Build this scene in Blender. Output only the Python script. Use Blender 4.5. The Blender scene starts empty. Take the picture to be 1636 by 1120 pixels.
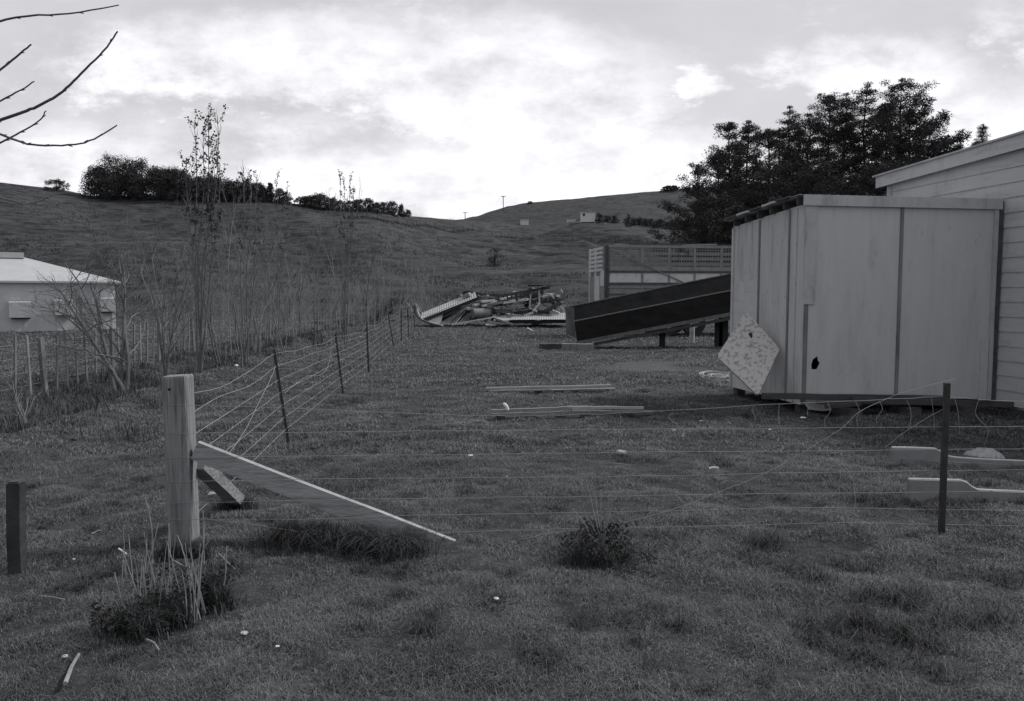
import bpy, math, random
import numpy as np
from mathutils import Vector, Matrix, geometry
R = math.radians
SC = bpy.context.scene
COL = SC.collection

# ------------------------------------------------------------------ camera
F = 1233.0                      # focal length in pixels of the 1636 px wide photograph
CAMH = 1.65
PITCH = math.atan(88.0 / F)
cam = bpy.data.cameras.new('camera')
cam.sensor_width = 36.0
cam.lens = F / 1636.0 * 36.0
cam.clip_start = 0.05
cam.clip_end = 3000
camo = bpy.data.objects.new('camera', cam)
COL.objects.link(camo)
camo.location = (0, 0, CAMH)
camo.rotation_euler = (math.pi / 2 - PITCH, 0, 0)
SC.camera = camo

# ------------------------------------------------------------------ light
SC.view_settings.view_transform = 'Standard'
SC.view_settings.look = 'None'
SC.view_settings.exposure = 0.58
SC.view_settings.gamma = 1.0
SUN = Vector((0.80, 0.30, 0.92)).normalized()      # towards the sun
SUN_EL = math.asin(SUN.z)
sl = bpy.data.lights.new('sun', 'SUN')
sl.energy = 2.3
sl.angle = R(9)
sl.color = (1.0, 0.995, 0.985)
so = bpy.data.objects.new('sun', sl)
COL.objects.link(so)
so.rotation_euler = SUN.to_track_quat('Z', 'Y').to_euler()
so.location = (20, 10, 30)

world = bpy.data.worlds.new('World')
SC.world = world
world.use_nodes = True


def build_sky():
    nt = world.node_tree
    nt.nodes.clear()
    N, L = nt.nodes.new, nt.links.new
    out = N('ShaderNodeOutputWorld')
    bg = N('ShaderNodeBackground')
    bg.inputs['Strength'].default_value = 0.1
    L(bg.outputs[0], out.inputs[0])
    sky = N('ShaderNodeTexSky')
    sky.sky_type = 'NISHITA'
    sky.sun_disc = False
    sky.sun_elevation = SUN_EL
    sky.sun_rotation = math.atan2(SUN.x, SUN.y)
    bw = N('ShaderNodeRGBToBW')
    L(sky.outputs[0], bw.inputs[0])

    def mth(op, a, b=None, c=None):
        n = N('ShaderNodeMath')
        n.operation = op
        for i, v in enumerate((a, b, c)):
            if v is None:
                continue
            if isinstance(v, (int, float)):
                n.inputs[i].default_value = v
            else:
                L(v, n.inputs[i])
        return n.outputs[0]

    tc = N('ShaderNodeTexCoord')
    sep = N('ShaderNodeSeparateXYZ')
    L(tc.outputs['Generated'], sep.inputs[0])
    yy = mth('ADD', mth('ABSOLUTE', sep.outputs[1]), 0.12)
    u = mth('DIVIDE', sep.outputs[0], yy)
    v = mth('DIVIDE', sep.outputs[2], yy)
    comb = N('ShaderNodeCombineXYZ')
    L(u, comb.inputs[0])
    L(mth('MULTIPLY', v, 1.9), comb.inputs[1])

    def noise(scale, detail, rough, off):
        mp = N('ShaderNodeMapping')
        mp.inputs['Location'].default_value = off
        L(comb.outputs[0], mp.inputs[0])
        n = N('ShaderNodeTexNoise')
        n.inputs['Scale'].default_value = scale
        n.inputs['Detail'].default_value = detail
        n.inputs['Roughness'].default_value = rough
        L(mp.outputs[0], n.inputs['Vector'])
        return n.outputs['Fac']

    n1 = mth('SUBTRACT', noise(3.6, 9, 0.66, (3.1, 1.7, 0)), 0.5)
    n2 = mth('SUBTRACT', noise(9.0, 8, 0.6, (0.3, 5.7, 2)), 0.5)
    n3 = mth('SUBTRACT', noise(2.2, 5, 0.6, (8.3, 2.7, 4)), 0.5)
    n4 = mth('SUBTRACT', noise(15, 9, 0.68, (1.3, 4.2, 7)), 0.5)
    wa = mth('ADD', mth('MULTIPLY', n2, 0.20), mth('MULTIPLY', n4, 0.12))
    wb = mth('ADD', mth('MULTIPLY', n1, 0.15), mth('MULTIPLY', n4, 0.07))

    def blob(px, py, rx, ry, lo, hi, amp, wk=1.0):
        un = mth('ADD', u, mth('MULTIPLY', wa, wk))
        vn = mth('ADD', v, mth('MULTIPLY', wb, wk))
        # a cloud: its heading and height over the horizon, and its size
        cu = (px - 818) / F / 1.12
        cv = (472 - py) / F / 1.12
        du = mth('DIVIDE', mth('SUBTRACT', un, cu), rx / F)
        dv = mth('DIVIDE', mth('SUBTRACT', vn, cv), ry / F)
        d = mth('SQRT', mth('ADD', mth('MULTIPLY', du, du), mth('MULTIPLY', dv, dv)))
        mr = N('ShaderNodeMapRange')
        mr.interpolation_type = 'SMOOTHERSTEP'
        mr.inputs['From Min'].default_value = hi
        mr.inputs['From Max'].default_value = lo
        mr.inputs['To Min'].default_value = 0
        mr.inputs['To Max'].default_value = amp
        L(d, mr.inputs['Value'])
        return mr.outputs[0]

    blobs = [(430, 110, 300, 85, .35, 1.35, .9), (820, 165, 290, 120, .4, 1.3, .9),
             (880, 300, 560, 95, .4, 1.3, .85), (1103, 150, 56, 30, .2, 1.45, .95, .85),
             (1370, 130, 190, 75, .3, 1.2, .7), (1560, 250, 200, 110, .4, 1.3, .8),
             (120, 250, 330, 80, .3, 1.4, .55), (600, 230, 330, 60, .3, 1.2, .5),
             (1300, 40, 120, 22, .2, 1.2, .25), (1620, 60, 160, 40, .2, 1.2, .4)]
    m = None
    for b in blobs:
        o = blob(*b)
        m = o if m is None else mth('MAXIMUM', m, o)
    m = mth('MULTIPLY', m, 0.62)
    m = mth('ADD', m, mth('MULTIPLY', n1, 1.5))
    m = mth('ADD', m, mth('MULTIPLY', n2, 0.75))
    m = mth('ADD', m, mth('MULTIPLY', n4, 0.40))
    mr = N('ShaderNodeMapRange')
    mr.interpolation_type = 'SMOOTHSTEP'
    mr.inputs['From Min'].default_value = 0.05
    mr.inputs['From Max'].default_value = 0.72
    L(m, mr.inputs['Value'])
    m = mr.outputs[0]
    # grey stratus veil over the sky texture, brighter cloud on top of it, greyer cloud bases
    veil = mth('ADD', mth('MULTIPLY', bw.outputs[0], 0.10), mth('ADD', 4.05, mth('MULTIPLY', n3, 2.4)))
    lit = mth('ADD', 2.75, mth('ADD', mth('MULTIPLY', n2, 3.4), mth('MULTIPLY', n4, 1.6)))
    cloud = mth('ADD', veil, mth('MULTIPLY', m, lit))
    cc = N('ShaderNodeCombineColor')
    L(mth('MULTIPLY', cloud, 1.0), cc.inputs[0])
    L(mth('MULTIPLY', cloud, 0.99), cc.inputs[1])
    L(mth('MULTIPLY', cloud, 1.035), cc.inputs[2])
    L(cc.outputs[0], bg.inputs['Color'])


build_sky()

# ------------------------------------------------------------------ helpers
random.seed(7)
rng = np.random.default_rng(11)
CP, SP = math.cos(PITCH), math.sin(PITCH)


def ray(px, py):
    u = (px - 818) / F
    v = (560 - py) / F
    return Vector((u, CP + v * SP, v * CP - SP))


def A(px, py, Y):
    """point at distance Y in the direction of a photograph pixel"""
    r = ray(px, py)
    return Vector((0, 0, CAMH)) + r * (Y / r.y)


def G(px, py, z=0.0):
    r = ray(px, py)
    return Vector((0, 0, CAMH)) + r * ((z - CAMH) / r.z)


def slope(py):
    v = (560 - np.asarray(py, float)) / F
    return (v * CP - SP) / (CP + v * SP)


def _hash(ix, iy, seed):
    h = (ix.astype(np.int64) * 374761393 + iy.astype(np.int64) * 668265263 + seed * 1442695041) & 0x7fffffff
    h = ((h ^ (h >> 13)) * 1274126177) & 0x7fffffff
    h = (h ^ (h >> 16)) & 0xffff
    return h / 65535.0


def vnoise(x, y, seed=0):
    ix = np.floor(x)
    iy = np.floor(y)
    fx = x - ix
    fy = y - iy
    fx = fx * fx * (3 - 2 * fx)
    fy = fy * fy * (3 - 2 * fy)
    a = _hash(ix, iy, seed)
    b = _hash(ix + 1, iy, seed)
    c = _hash(ix, iy + 1, seed)
    d = _hash(ix + 1, iy + 1, seed)
    return (a * (1 - fx) + b * fx) * (1 - fy) + (c * (1 - fx) + d * fx) * fy


def fbm(x, y, seed=0, octs=4):
    s = 0
    amp = .5
    for k in range(octs):
        s = s + amp * vnoise(x * 2 ** k + 13.7 * k, y * 2 ** k + 7.1 * k, seed + k)
        amp *= .5
    return s


CREST = [(-600, 262), (-200, 280), (0, 290), (26, 293), (60, 297), (100, 301), (125, 306), (150, 312), (300, 313), (430, 319), (520, 331),
         (600, 337), (650, 345), (720, 350), (760, 353), (830, 358), (930, 353), (1000, 356), (1100, 362),
         (1300, 368), (1700, 370), (2400, 370)]
CX = np.array([c[0] for c in CREST], float)
CY = np.array([c[1] for c in CREST], float)
DITCH = [(2, -5.9), (10, -6.6), (16, -7.1), (28, -8.6), (45, -8.9), (60, -9)]


def smooth(t):
    t = np.clip(t, 0, 1)
    return t * t * (3 - 2 * t)


def worn(x, y):
    """bare trodden earth between the shed and the chute, 0..1"""
    t = np.exp(-((y - 18.3 - .22 * (x - 4)) / 2.0) ** 2) * smooth((x - .8) / 2.5) * smooth((10 - x) / 3)
    return np.clip(t * (fbm(x / 1.6, y / .7, 77) * 2.6 - .45), 0, 1)


def crestD(px):
    return 130 + 90 * smooth((px - 560) / 300.0)


def TH(x, y):
    """height of the ground"""
    x = np.asarray(x, float)
    y = np.asarray(y, float)
    yy = np.maximum(y, 1.0)
    px = 818 + F * x / yy
    px = np.clip(px, -700, 2500)
    Dc = crestD(px)
    D0 = 50 + 6 * smooth((px - 900) / 200)
    zc = CAMH + slope(np.interp(px, CX, CY)) * Dc
    s = np.clip((y - D0) / (Dc - D0), 0, 1)
    z = zc * s ** 1.18
    far = y > Dc
    z = np.where(far, zc - (y - Dc) * .22, z)
    gul = (fbm(x / 22 + .02 * y, y / 40, 5) - .5) * 9 * (s * (1 - s) * 4) ** .8
    z = z + gul
    # sheep tracks worn into the steep face
    t = (z + (fbm(x / 9, y / 9, 9) - .5) * 2.2) / .85
    fr = t - np.floor(t)
    step = (np.where(fr < .7, fr / .7, (1 - fr) / .3) - .5) * .5
    z = z + step * smooth((s - .04) / .12) * smooth((1 - s) / .1) * smooth((vnoise(x / 12, y / 16, 31) - .18) / .4)
    # paddock unevenness
    near = 1 - smooth((y - 45) / 20)
    z = z + near * ((fbm(x / 1.1, y / 1.1, 21) - .47) * .085 + (fbm(x / 4.5, y / 4.5, 22) - .47) * .09 - .03 + (fbm(x / .33, y / .33, 23, 3) - .43) * .085)
    dl = x - np.interp(y, [d[0] for d in DITCH], [d[1] for d in DITCH])
    z = z - near * .34 * np.exp(-(dl + .25) ** 2 / .5) + near * .16 * np.exp(-(dl - .9) ** 2 / .4)
    return z


def th(x, y):
    return float(TH(np.array([x]), np.array([y]))[0])


def hit(px, py, y0=20, y1=600, fn=None):
    """where the line of sight through a pixel meets the ground"""
    fn = fn or th
    r = ray(px, py)
    Y = y0
    while Y < y1:
        k = Y / r.y
        if CAMH + r.z * k <= fn(r.x * k, Y):
            return Vector((r.x * k, Y, CAMH + r.z * k))
        Y += .4
    return None


# ------------------------------------------------------------------ materials
def lk(nt, a, b):
    nt.links.new(a, b)


def mat(name, v, rough=.8, var=.25, scale=6.0, bump=.15, bscale=40.0, streak=None, metal=0.0, dark=None, coord='Object', spec=.25, stain=None, grain=None):
    """grey surface; var = mottling, streak = (x,y,z) stretch of the weathering, dark = value of the dirt"""
    m = bpy.data.materials.new(name)
    m.use_nodes = True
    nt = m.node_tree
    b = nt.nodes['Principled BSDF']
    b.inputs['Roughness'].default_value = rough
    b.inputs['Metallic'].default_value = metal
    b.inputs['Specular IOR Level'].default_value = spec
    tc = nt.nodes.new('ShaderNodeTexCoord')
    mp = nt.nodes.new('ShaderNodeMapping')
    mp.inputs['Scale'].default_value = streak or (1, 1, 1)
    lk(nt, tc.outputs[coord], mp.inputs[0])
    n = nt.nodes.new('ShaderNodeTexNoise')
    n.inputs['Scale'].default_value = scale
    n.inputs['Detail'].default_value = 7
    n.inputs['Roughness'].default_value = .65
    lk(nt, mp.outputs[0], n.inputs['Vector'])
    cr = nt.nodes.new('ShaderNodeValToRGB')
    lo = dark if dark is not None else v * (1 - var)
    hi = v * (1 + var)
    cr.color_ramp.elements[0].position = .28
    cr.color_ramp.elements[1].position = .66
    cr.color_ramp.elements[0].color = (lo * .97, lo, lo * 1.03, 1)
    cr.color_ramp.elements[1].color = (hi * .97, hi, hi * 1.03, 1)
    if dark is not None:
        e = cr.color_ramp.elements.new(.45)
        e.color = (v * .97, v, v * 1.03, 1)
    lk(nt, n.outputs['Fac'], cr.inputs[0])
    lk(nt, cr.outputs[0], b.inputs['Base Color'])
    col = cr.outputs[0]

    def layer(col, sc, st, p0, p1, f0):
        mp_ = nt.nodes.new('ShaderNodeMapping')
        mp_.inputs['Scale'].default_value = st
        lk(nt, tc.outputs[coord], mp_.inputs[0])
        nn_ = nt.nodes.new('ShaderNodeTexNoise')
        nn_.inputs['Scale'].default_value = sc
        nn_.inputs['Detail'].default_value = 9
        nn_.inputs['Roughness'].default_value = .7
        lk(nt, mp_.outputs[0], nn_.inputs['Vector'])
        c_ = nt.nodes.new('ShaderNodeValToRGB')
        c_.color_ramp.elements[0].position = p0
        c_.color_ramp.elements[1].position = p1
        c_.color_ramp.elements[0].color = (f0, f0, f0, 1)
        c_.color_ramp.elements[1].color = (1, 1, 1, 1)
        lk(nt, nn_.outputs['Fac'], c_.inputs[0])
        mx_ = nt.nodes.new('ShaderNodeMix')
        mx_.data_type = 'RGBA'
        mx_.blend_type = 'MULTIPLY'
        mx_.inputs[0].default_value = 1
        lk(nt, col, mx_.inputs[6])
        lk(nt, c_.outputs[0], mx_.inputs[7])
        return mx_.outputs[2]

    if stain:
        col = layer(col, stain[0], (1, 1, .35), .30, .46, stain[1])
        col = layer(col, stain[0] * 9, (1, 1, .5), .30, .40, stain[1])
    if grain:
        col = layer(col, grain[0], grain[2], .36, .50, grain[1])
    if stain or grain:
        lk(nt, col, b.inputs['Base Color'])
    if bump:
        n2 = nt.nodes.new('ShaderNodeTexNoise')
        n2.inputs['Scale'].default_value = bscale
        n2.inputs['Detail'].default_value = 5
        lk(nt, mp.outputs[0], n2.inputs['Vector'])
        bp = nt.nodes.new('ShaderNodeBump')
        bp.inputs['Strength'].default_value = bump
        bp.inputs['Distance'].default_value = .02
        lk(nt, n2.outputs['Fac'], bp.inputs['Height'])
        lk(nt, bp.outputs[0], b.inputs['Normal'])
    return m


def blade_mat(name, lo, hi, trans=.25):
    m = bpy.data.materials.new(name)
    m.use_nodes = True
    nt = m.node_tree
    b = nt.nodes['Principled BSDF']
    b.inputs['Roughness'].default_value = .6
    b.inputs['Specular IOR Level'].default_value = .25
    at = nt.nodes.new('ShaderNodeAttribute')
    at.attribute_name = 'shade'
    cr = nt.nodes.new('ShaderNodeValToRGB')
    cr.color_ramp.elements[0].color = (lo * .96, lo, lo * 1.04, 1)
    cr.color_ramp.elements[1].color = (hi * .96, hi, hi * 1.04, 1)
    lk(nt, at.outputs['Fac'], cr.inputs[0])
    lk(nt, cr.outputs[0], b.inputs['Base Color'])
    tr = nt.nodes.new('ShaderNodeBsdfTranslucent')
    lk(nt, cr.outputs[0], tr.inputs[0])
    mx = nt.nodes.new('ShaderNodeMixShader')
    mx.inputs[0].default_value = trans
    lk(nt, b.outputs[0], mx.inputs[1])
    lk(nt, tr.outputs[0], mx.inputs[2])
    lk(nt, mx.outputs[0], nt.nodes['Material Output'].inputs[0])
    return m


M = dict(
    post=mat('weathered_post', .13, .9, .3, 9, .5, 50, (1, 1, .12), dark=.07),
    plank=mat('sawn_plank', .20, .85, .25, 8, .4, 60, (.3, .3, 1), dark=.13, grain=(30, .5, (.12, 1, 1.6))),
    steel=mat('dark_steel', .030, .55, .5, 14, .2, 50, spec=.35),
    wire=mat('galvanised_wire', .24, .5, .2, 30, 0, metal=.0),
    barn_wall=mat('painted_barn_wall', .46, .8, .08, 3, .05),
    barn_roof=mat('painted_iron_roof', .34, .5, .08, 2, .05),
    hood=mat('ventilator_hood', .34, .7, .1, 4, 0),
    sheet=mat('fibre_cement_sheet', .40, .75, .06, 3.2, .10, 90, (2.2, 2.2, .35), dark=.35, stain=(1.3, .78)),
    side_sheet=mat('stained_sheet', .37, .75, .14, 3.5, .12, 80, (2.0, 2.0, .22), dark=.20, stain=(1.2, .6)),
    trim=mat('painted_trim', .35, .7, .10, 5, .15, 60, (1, 1, .4), dark=.26, stain=(2, .7)),
    trimdark=mat('stained_batten', .15, .8, .25, 6, .2, 60, (1, 1, .3), dark=.08),
    board=mat('weatherboard_paint', .40, .65, .08, 4, .1, 40, (.5, .5, 3), dark=.31, stain=(2.2, .72)),
    iron=mat('corrugated_iron', .30, .5, .25, 3, .1, 30, dark=.15),
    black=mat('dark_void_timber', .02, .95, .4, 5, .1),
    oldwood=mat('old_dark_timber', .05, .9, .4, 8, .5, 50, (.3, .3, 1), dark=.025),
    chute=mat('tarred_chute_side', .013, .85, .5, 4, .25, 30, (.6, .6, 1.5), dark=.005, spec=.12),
    chute_far=mat('far_tarred_side', .03, .85, .4, 4, .25, 30, (.6, .6, 1.5), dark=.018, spec=.12),  # lighter tone of the chute sides, for the far one
    chute2=mat('chute_rim', .10, .7, .35, 7, .2),
    crate=mat('faded_crate_paint', .18, .7, .18, 5, .15, 40, dark=.11),
    crate_w=mat('pale_crate_panel', .42, .65, .10, 4, .1, 40, dark=.25),
    crate_d=mat('crate_dark_rail', .06, .7, .4, 6, .1),
    concrete=mat('moulded_concrete', .18, .85, .12, 10, .25, 90),
    white=mat('white_scrap', .6, .6, .1, 10, .1),
    stone=mat('grey_stone', .30, .9, .25, 12, .5, 30),
    bark=mat('pale_bark', .115, .9, .3, 12, .2, 60),
    barkmid=mat('bare_branch_bark', .06, .9, .3, 12, .2, 60),
    barkdark=mat('dark_bark', .035, .95, .4, 8, .4, 20),
    pine=mat('pine_needles', .030, .8, .45, .9, 0, spec=.15),
    leaf=mat('evergreen_leaves', .042, .8, .4, 1.2, 0, spec=.15),
    poplarleaf=mat('late_poplar_leaves', .045, .8, .4, 3, 0),
    weed=mat('dry_stalk', .18, .85, .3, 20, .1),
    rubber=mat('tyre_rubber', .025, .85, .3, 8, .1),
    dirt=mat('bare_earth', .10, .95, .35, 3, .6, 18),
)
M['grass'] = blade_mat('pasture_blades', .042, .27)
M['rush'] = blade_mat('rank_grass_blades', .010, .095)
M['weedleaf'] = blade_mat('weed_leaves', .016, .075)


def ground_material(name, hill=False):
    m = bpy.data.materials.new(name)
    m.use_nodes = True
    nt = m.node_tree
    N = nt.nodes.new
    b = nt.nodes['Principled BSDF']
    b.inputs['Roughness'].default_value = .95
    b.inputs['Specular IOR Level'].default_value = .1
    tc = N('ShaderNodeTexCoord')

    def nz(sc, det, st=(1, 1, 1), rough=.6):
        mp = N('ShaderNodeMapping')
        mp.inputs['Scale'].default_value = st
        lk(nt, tc.outputs['Object'], mp.inputs[0])
        n = N('ShaderNodeTexNoise')
        n.inputs['Scale'].default_value = sc
        n.inputs['Detail'].default_value = det
        n.inputs['Roughness'].default_value = rough
        lk(nt, mp.outputs[0], n.inputs['Vector'])
        return n.outputs['Fac']

    def ramp(fac, stops):
        cr = N('ShaderNodeValToRGB')
        while len(cr.color_ramp.elements) < len(stops):
            cr.color_ramp.elements.new(.5)
        for e, (p, v) in zip(cr.color_ramp.elements, stops):
            e.position = p
            e.color = (v * .96, v, v * 1.04, 1) if v < .2 else (v, v, v, 1)
        lk(nt, fac, cr.inputs[0])
        return cr.outputs[0]

    def mul(a, c):
        mx = N('ShaderNodeMix')
        mx.data_type = 'RGBA'
        mx.blend_type = 'MULTIPLY'
        mx.inputs[0].default_value = 1
        lk(nt, a, mx.inputs[6])
        lk(nt, c, mx.inputs[7])
        return mx.outputs[2]

    if hill:
        base = ramp(nz(.06, 5), [(.3, .042), (.7, .064)])
        tuft = ramp(nz(1.3, 8, (.35, .35, 2.2), .7), [(.38, .45), (.54, 1.0), (.75, 1.2)])
        spots = ramp(nz(.42, 8, (.4, .4, 3.0), .75), [(.39, .5), (.49, 1.0)])
        col = mul(mul(base, tuft), spots)
    else:
        base = ramp(nz(.35, 6), [(.3, .036), (.7, .062)])
        fine = ramp(nz(9, 8, (1, 1, 1), .75), [(.33, .35), (.6, 1.15)])
        col = mul(base, fine)
        at = N('ShaderNodeAttribute')
        at.attribute_name = 'worn'
        soil = ramp(nz(4, 8, (.6, 2.2, 1), .7), [(.35, .05), (.6, .085)])
        mx = N('ShaderNodeMix')
        mx.data_type = 'RGBA'
        lk(nt, at.outputs['Fac'], mx.inputs[0])
        lk(nt, col, mx.inputs[6])
        lk(nt, soil, mx.inputs[7])
        col = mx.outputs[2]
    lk(nt, col, b.inputs['Base Color'])
    bp = N('ShaderNodeBump')
    bp.inputs['Strength'].default_value = .55 if hill else .8
    bp.inputs['Distance'].default_value = .35 if hill else .03
    lk(nt, nz(1.6 if hill else 14, 8, (.5, .5, 2.0) if hill else (1, 1, 1), .7), bp.inputs['Height'])
    lk(nt, bp.outputs[0], b.inputs['Normal'])
    return m


M['paddock'] = ground_material('paddock_turf')
M['hill'] = ground_material('hill_pasture', True)


# ------------------------------------------------------------------ mesh builder
class MB:
    def __init__(s):
        s.v = []
        s.f = []

    def add(s, vs, fs):
        o = len(s.v)
        s.v += [Vector(p) for p in vs]
        s.f += [tuple(i + o for i in f) for f in fs]
        return s

    def box8(s, p):
        return s.add(p, [(0, 3, 2, 1), (4, 5, 6, 7), (0, 1, 5, 4), (1, 2, 6, 5), (2, 3, 7, 6), (3, 0, 4, 7)])

    def box(s, c, size, T=None, ch=0.0):
        """box; T = function local -> world"""
        x, y, z = c
        a, b, h = size[0] / 2, size[1] / 2, size[2] / 2
        p = [(x - a, y - b, z - h), (x + a, y - b, z - h), (x + a, y + b, z - h), (x - a, y + b, z - h),
             (x - a, y - b, z + h), (x + a, y - b, z + h), (x + a, y + b, z + h), (x - a, y + b, z + h)]
        if T:
            p = [T(*q) for q in p]
        return s.box8(p)

    def beam(s, p0, p1, w, h, up=(0, 0, 1), n=1, wob=0.0, w1=None, h1=None):
        """rectangular bar between two points; w across, h along up"""
        p0, p1 = Vector(p0), Vector(p1)
        d = (p1 - p0).normalized()
        up = Vector(up)
        sd = d.cross(up)
        if sd.length < 1e-4:
            sd = d.cross(Vector((1, 0, 0)))
        sd.normalize()
        u = sd.cross(d)
        rings = []
        for i in range(n + 1):
            t = i / n
            c = p0.lerp(p1, t)
            if 0 < i < n and wob:
                c = c + sd * random.uniform(-wob, wob) + u * random.uniform(-wob, wob)
            ww = w + ((w1 if w1 is not None else w) - w) * t
            hh = h + ((h1 if h1 is not None else h) - h) * t
            rings.append([c - sd * ww / 2 - u * hh / 2, c + sd * ww / 2 - u * hh / 2, c + sd * ww / 2 + u * hh / 2, c - sd * ww / 2 + u * hh / 2])
        vs = [p for r in rings for p in r]
        fs = [(0, 3, 2, 1), tuple(4 * n + k for k in range(4))]
        for i in range(n):
            for k in range(4):
                fs.append((4 * i + k, 4 * i + (k + 1) % 4, 4 * i + 4 + (k + 1) % 4, 4 * i + 4 + k))
        return s.add(vs, fs)

    def tube(s, pts, r, sides=6, r1=None, caps=True):
        pts = [Vector(p) for p in pts]
        n = len(pts)
        if not isinstance(r, (list, tuple)):
            e = r if r1 is None else r1
            r = [r + (e - r) * i / max(1, n - 1) for i in range(n)]
        vs = []
        ref = Vector((0, 0, 1))
        for i, p in enumerate(pts):
            d = (pts[min(i + 1, n - 1)] - pts[max(i - 1, 0)])
            if d.length < 1e-9:
                d = Vector((0, 0, 1))
            d.normalize()
            if abs(d.dot(ref)) > .95:
                ref = Vector((1, 0, 0)) if abs(d.x) < .9 else Vector((0, 1, 0))
            a = d.cross(ref).normalized()
            b = d.cross(a)
            for k in range(sides):
                t = 2 * math.pi * k / sides
                vs.append(p + (a * math.cos(t) + b * math.sin(t)) * r[i])
        fs = []
        for i in range(n - 1):
            for k in range(sides):
                k2 = (k + 1) % sides
                fs.append((i * sides + k, i * sides + k2, (i + 1) * sides + k2, (i + 1) * sides + k))
        if caps and sides > 3:
            fs.append(tuple(range(sides))[::-1])
            fs.append(tuple((n - 1) * sides + k for k in range(sides)))
        return s.add(vs, fs)

    def prism(s, outline, T, thick, hole=None):
        """outline (a,b) list in a plane, T(a,b,c)->world, c from 0 to thick"""
        loops = [[Vector((a, b, 0)) for a, b in outline]]
        if hole:
            loops.append([Vector((a, b, 0)) for a, b in hole])
        flat = [p for l in loops for p in l]
        tris = geometry.tessellate_polygon(loops)
        n = len(flat)
        vs = [T(p.x, p.y, 0) for p in flat] + [T(p.x, p.y, thick) for p in flat]
        fs = [tuple(t) for t in tris] + [tuple(i + n for i in t[::-1]) for t in tris]
        o = 0
        for l in loops:
            k = len(l)
            for i in range(k):
                j = (i + 1) % k
                fs.append((o + i, o + j, n + o + j, n + o + i))
            o += k
        return s.add(vs, fs)

    def build(s, name, m, parent=None, smooth_=False, base=None):
        me = bpy.data.meshes.new(name)
        if parent is not None:
            org = Vector(parent.get('_w', (0, 0, 0)))
        elif base is not None:
            org = Vector(base)
        else:
            xs = [p.x for p in s.v]
            ys = [p.y for p in s.v]
            org = Vector(((min(xs) + max(xs)) / 2, (min(ys) + max(ys)) / 2, min(p.z for p in s.v)))
        me.from_pydata([tuple(p - org) for p in s.v], [], s.f)
        me.validate()
        import bmesh
        bm = bmesh.new()
        bm.from_mesh(me)
        bmesh.ops.recalc_face_normals(bm, faces=bm.faces)
        bm.to_mesh(me)
        bm.free()
        if smooth_:
            me.polygons.foreach_set('use_smooth', [True] * len(me.polygons))
        me.materials.append(m)
        o = bpy.data.objects.new(name, me)
        COL.objects.link(o)
        if parent is not None:
            o.parent = parent
            o['_w'] = tuple(org)
        else:
            o.location = org
            o['_w'] = tuple(org)
        return o


def tag(o, label, cat, group=None, kind=None):
    o['label'] = label
    o['category'] = cat
    if group:
        o['group'] = group
    if kind:
        o['kind'] = kind
    return o


def thing(name, loc, label, cat, group=None):
    o = bpy.data.objects.new(name, None)
    o.empty_display_size = .2
    COL.objects.link(o)
    o.location = loc
    o['_w'] = tuple(loc)
    return tag(o, label, cat, group)


def raw_mesh(name, verts, faces_idx, loops_per, m, loc=(0, 0, 0), parent=None, shade=None):
    """fast mesh from numpy: verts (n,3); faces_idx flat; loops_per array"""
    me = bpy.data.meshes.new(name)
    me.vertices.add(len(verts))
    org = np.array(parent.get('_w', (0, 0, 0)) if parent is not None else loc, float)
    me.vertices.foreach_set('co', (verts - org).astype(np.float32).ravel())
    me.loops.add(len(faces_idx))
    me.loops.foreach_set('vertex_index', faces_idx.astype(np.int32))
    me.polygons.add(len(loops_per))
    st = np.concatenate([[0], np.cumsum(loops_per)[:-1]])
    me.polygons.foreach_set('loop_start', st.astype(np.int32))
    me.polygons.foreach_set('loop_total', loops_per.astype(np.int32))
    if shade is not None:
        at = me.attributes.new('shade', 'FLOAT', 'POINT')
        at.data.foreach_set('value', shade.astype(np.float32))
    me.update(calc_edges=True)
    me.materials.append(m)
    o = bpy.data.objects.new(name, me)
    COL.objects.link(o)
    o['_w'] = tuple(org)
    if parent is not None:
        o.parent = parent
    else:
        o.location = tuple(org)
    return o


def soup(name, centers, rad, per, size, m, parent, thin=.45, flat=.75):
    """foliage: many small leaf-sized triangles gathered in clumps round the given centres"""
    c = np.repeat(np.array([tuple(q) for q in centers], float), per, axis=0)
    n = len(c)
    rr = np.repeat(np.broadcast_to(np.asarray(rad, float), (len(centers),)), per)
    d = rng.normal(size=(n, 3))
    d /= np.linalg.norm(d, axis=1)[:, None]
    off = d * (rng.random(n) ** .5 * rr)[:, None]
    off[:, 2] *= flat
    p = c + off
    a = d + rng.normal(size=(n, 3)) * .6
    a /= np.linalg.norm(a, axis=1)[:, None]
    b = np.cross(a, rng.normal(size=(n, 3)))
    b /= np.linalg.norm(b, axis=1)[:, None] + 1e-9
    sz = size * rng.uniform(.6, 1.4, n)
    v = np.empty((n, 3, 3))
    v[:, 0] = p + a * sz[:, None]
    v[:, 1] = p - a * (sz * .4)[:, None] + b * (sz * thin)[:, None]
    v[:, 2] = p - a * (sz * .4)[:, None] - b * (sz * thin)[:, None]
    return raw_mesh(name, v.reshape(-1, 3), np.arange(n * 3), np.full(n, 3), m, parent=parent)


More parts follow.
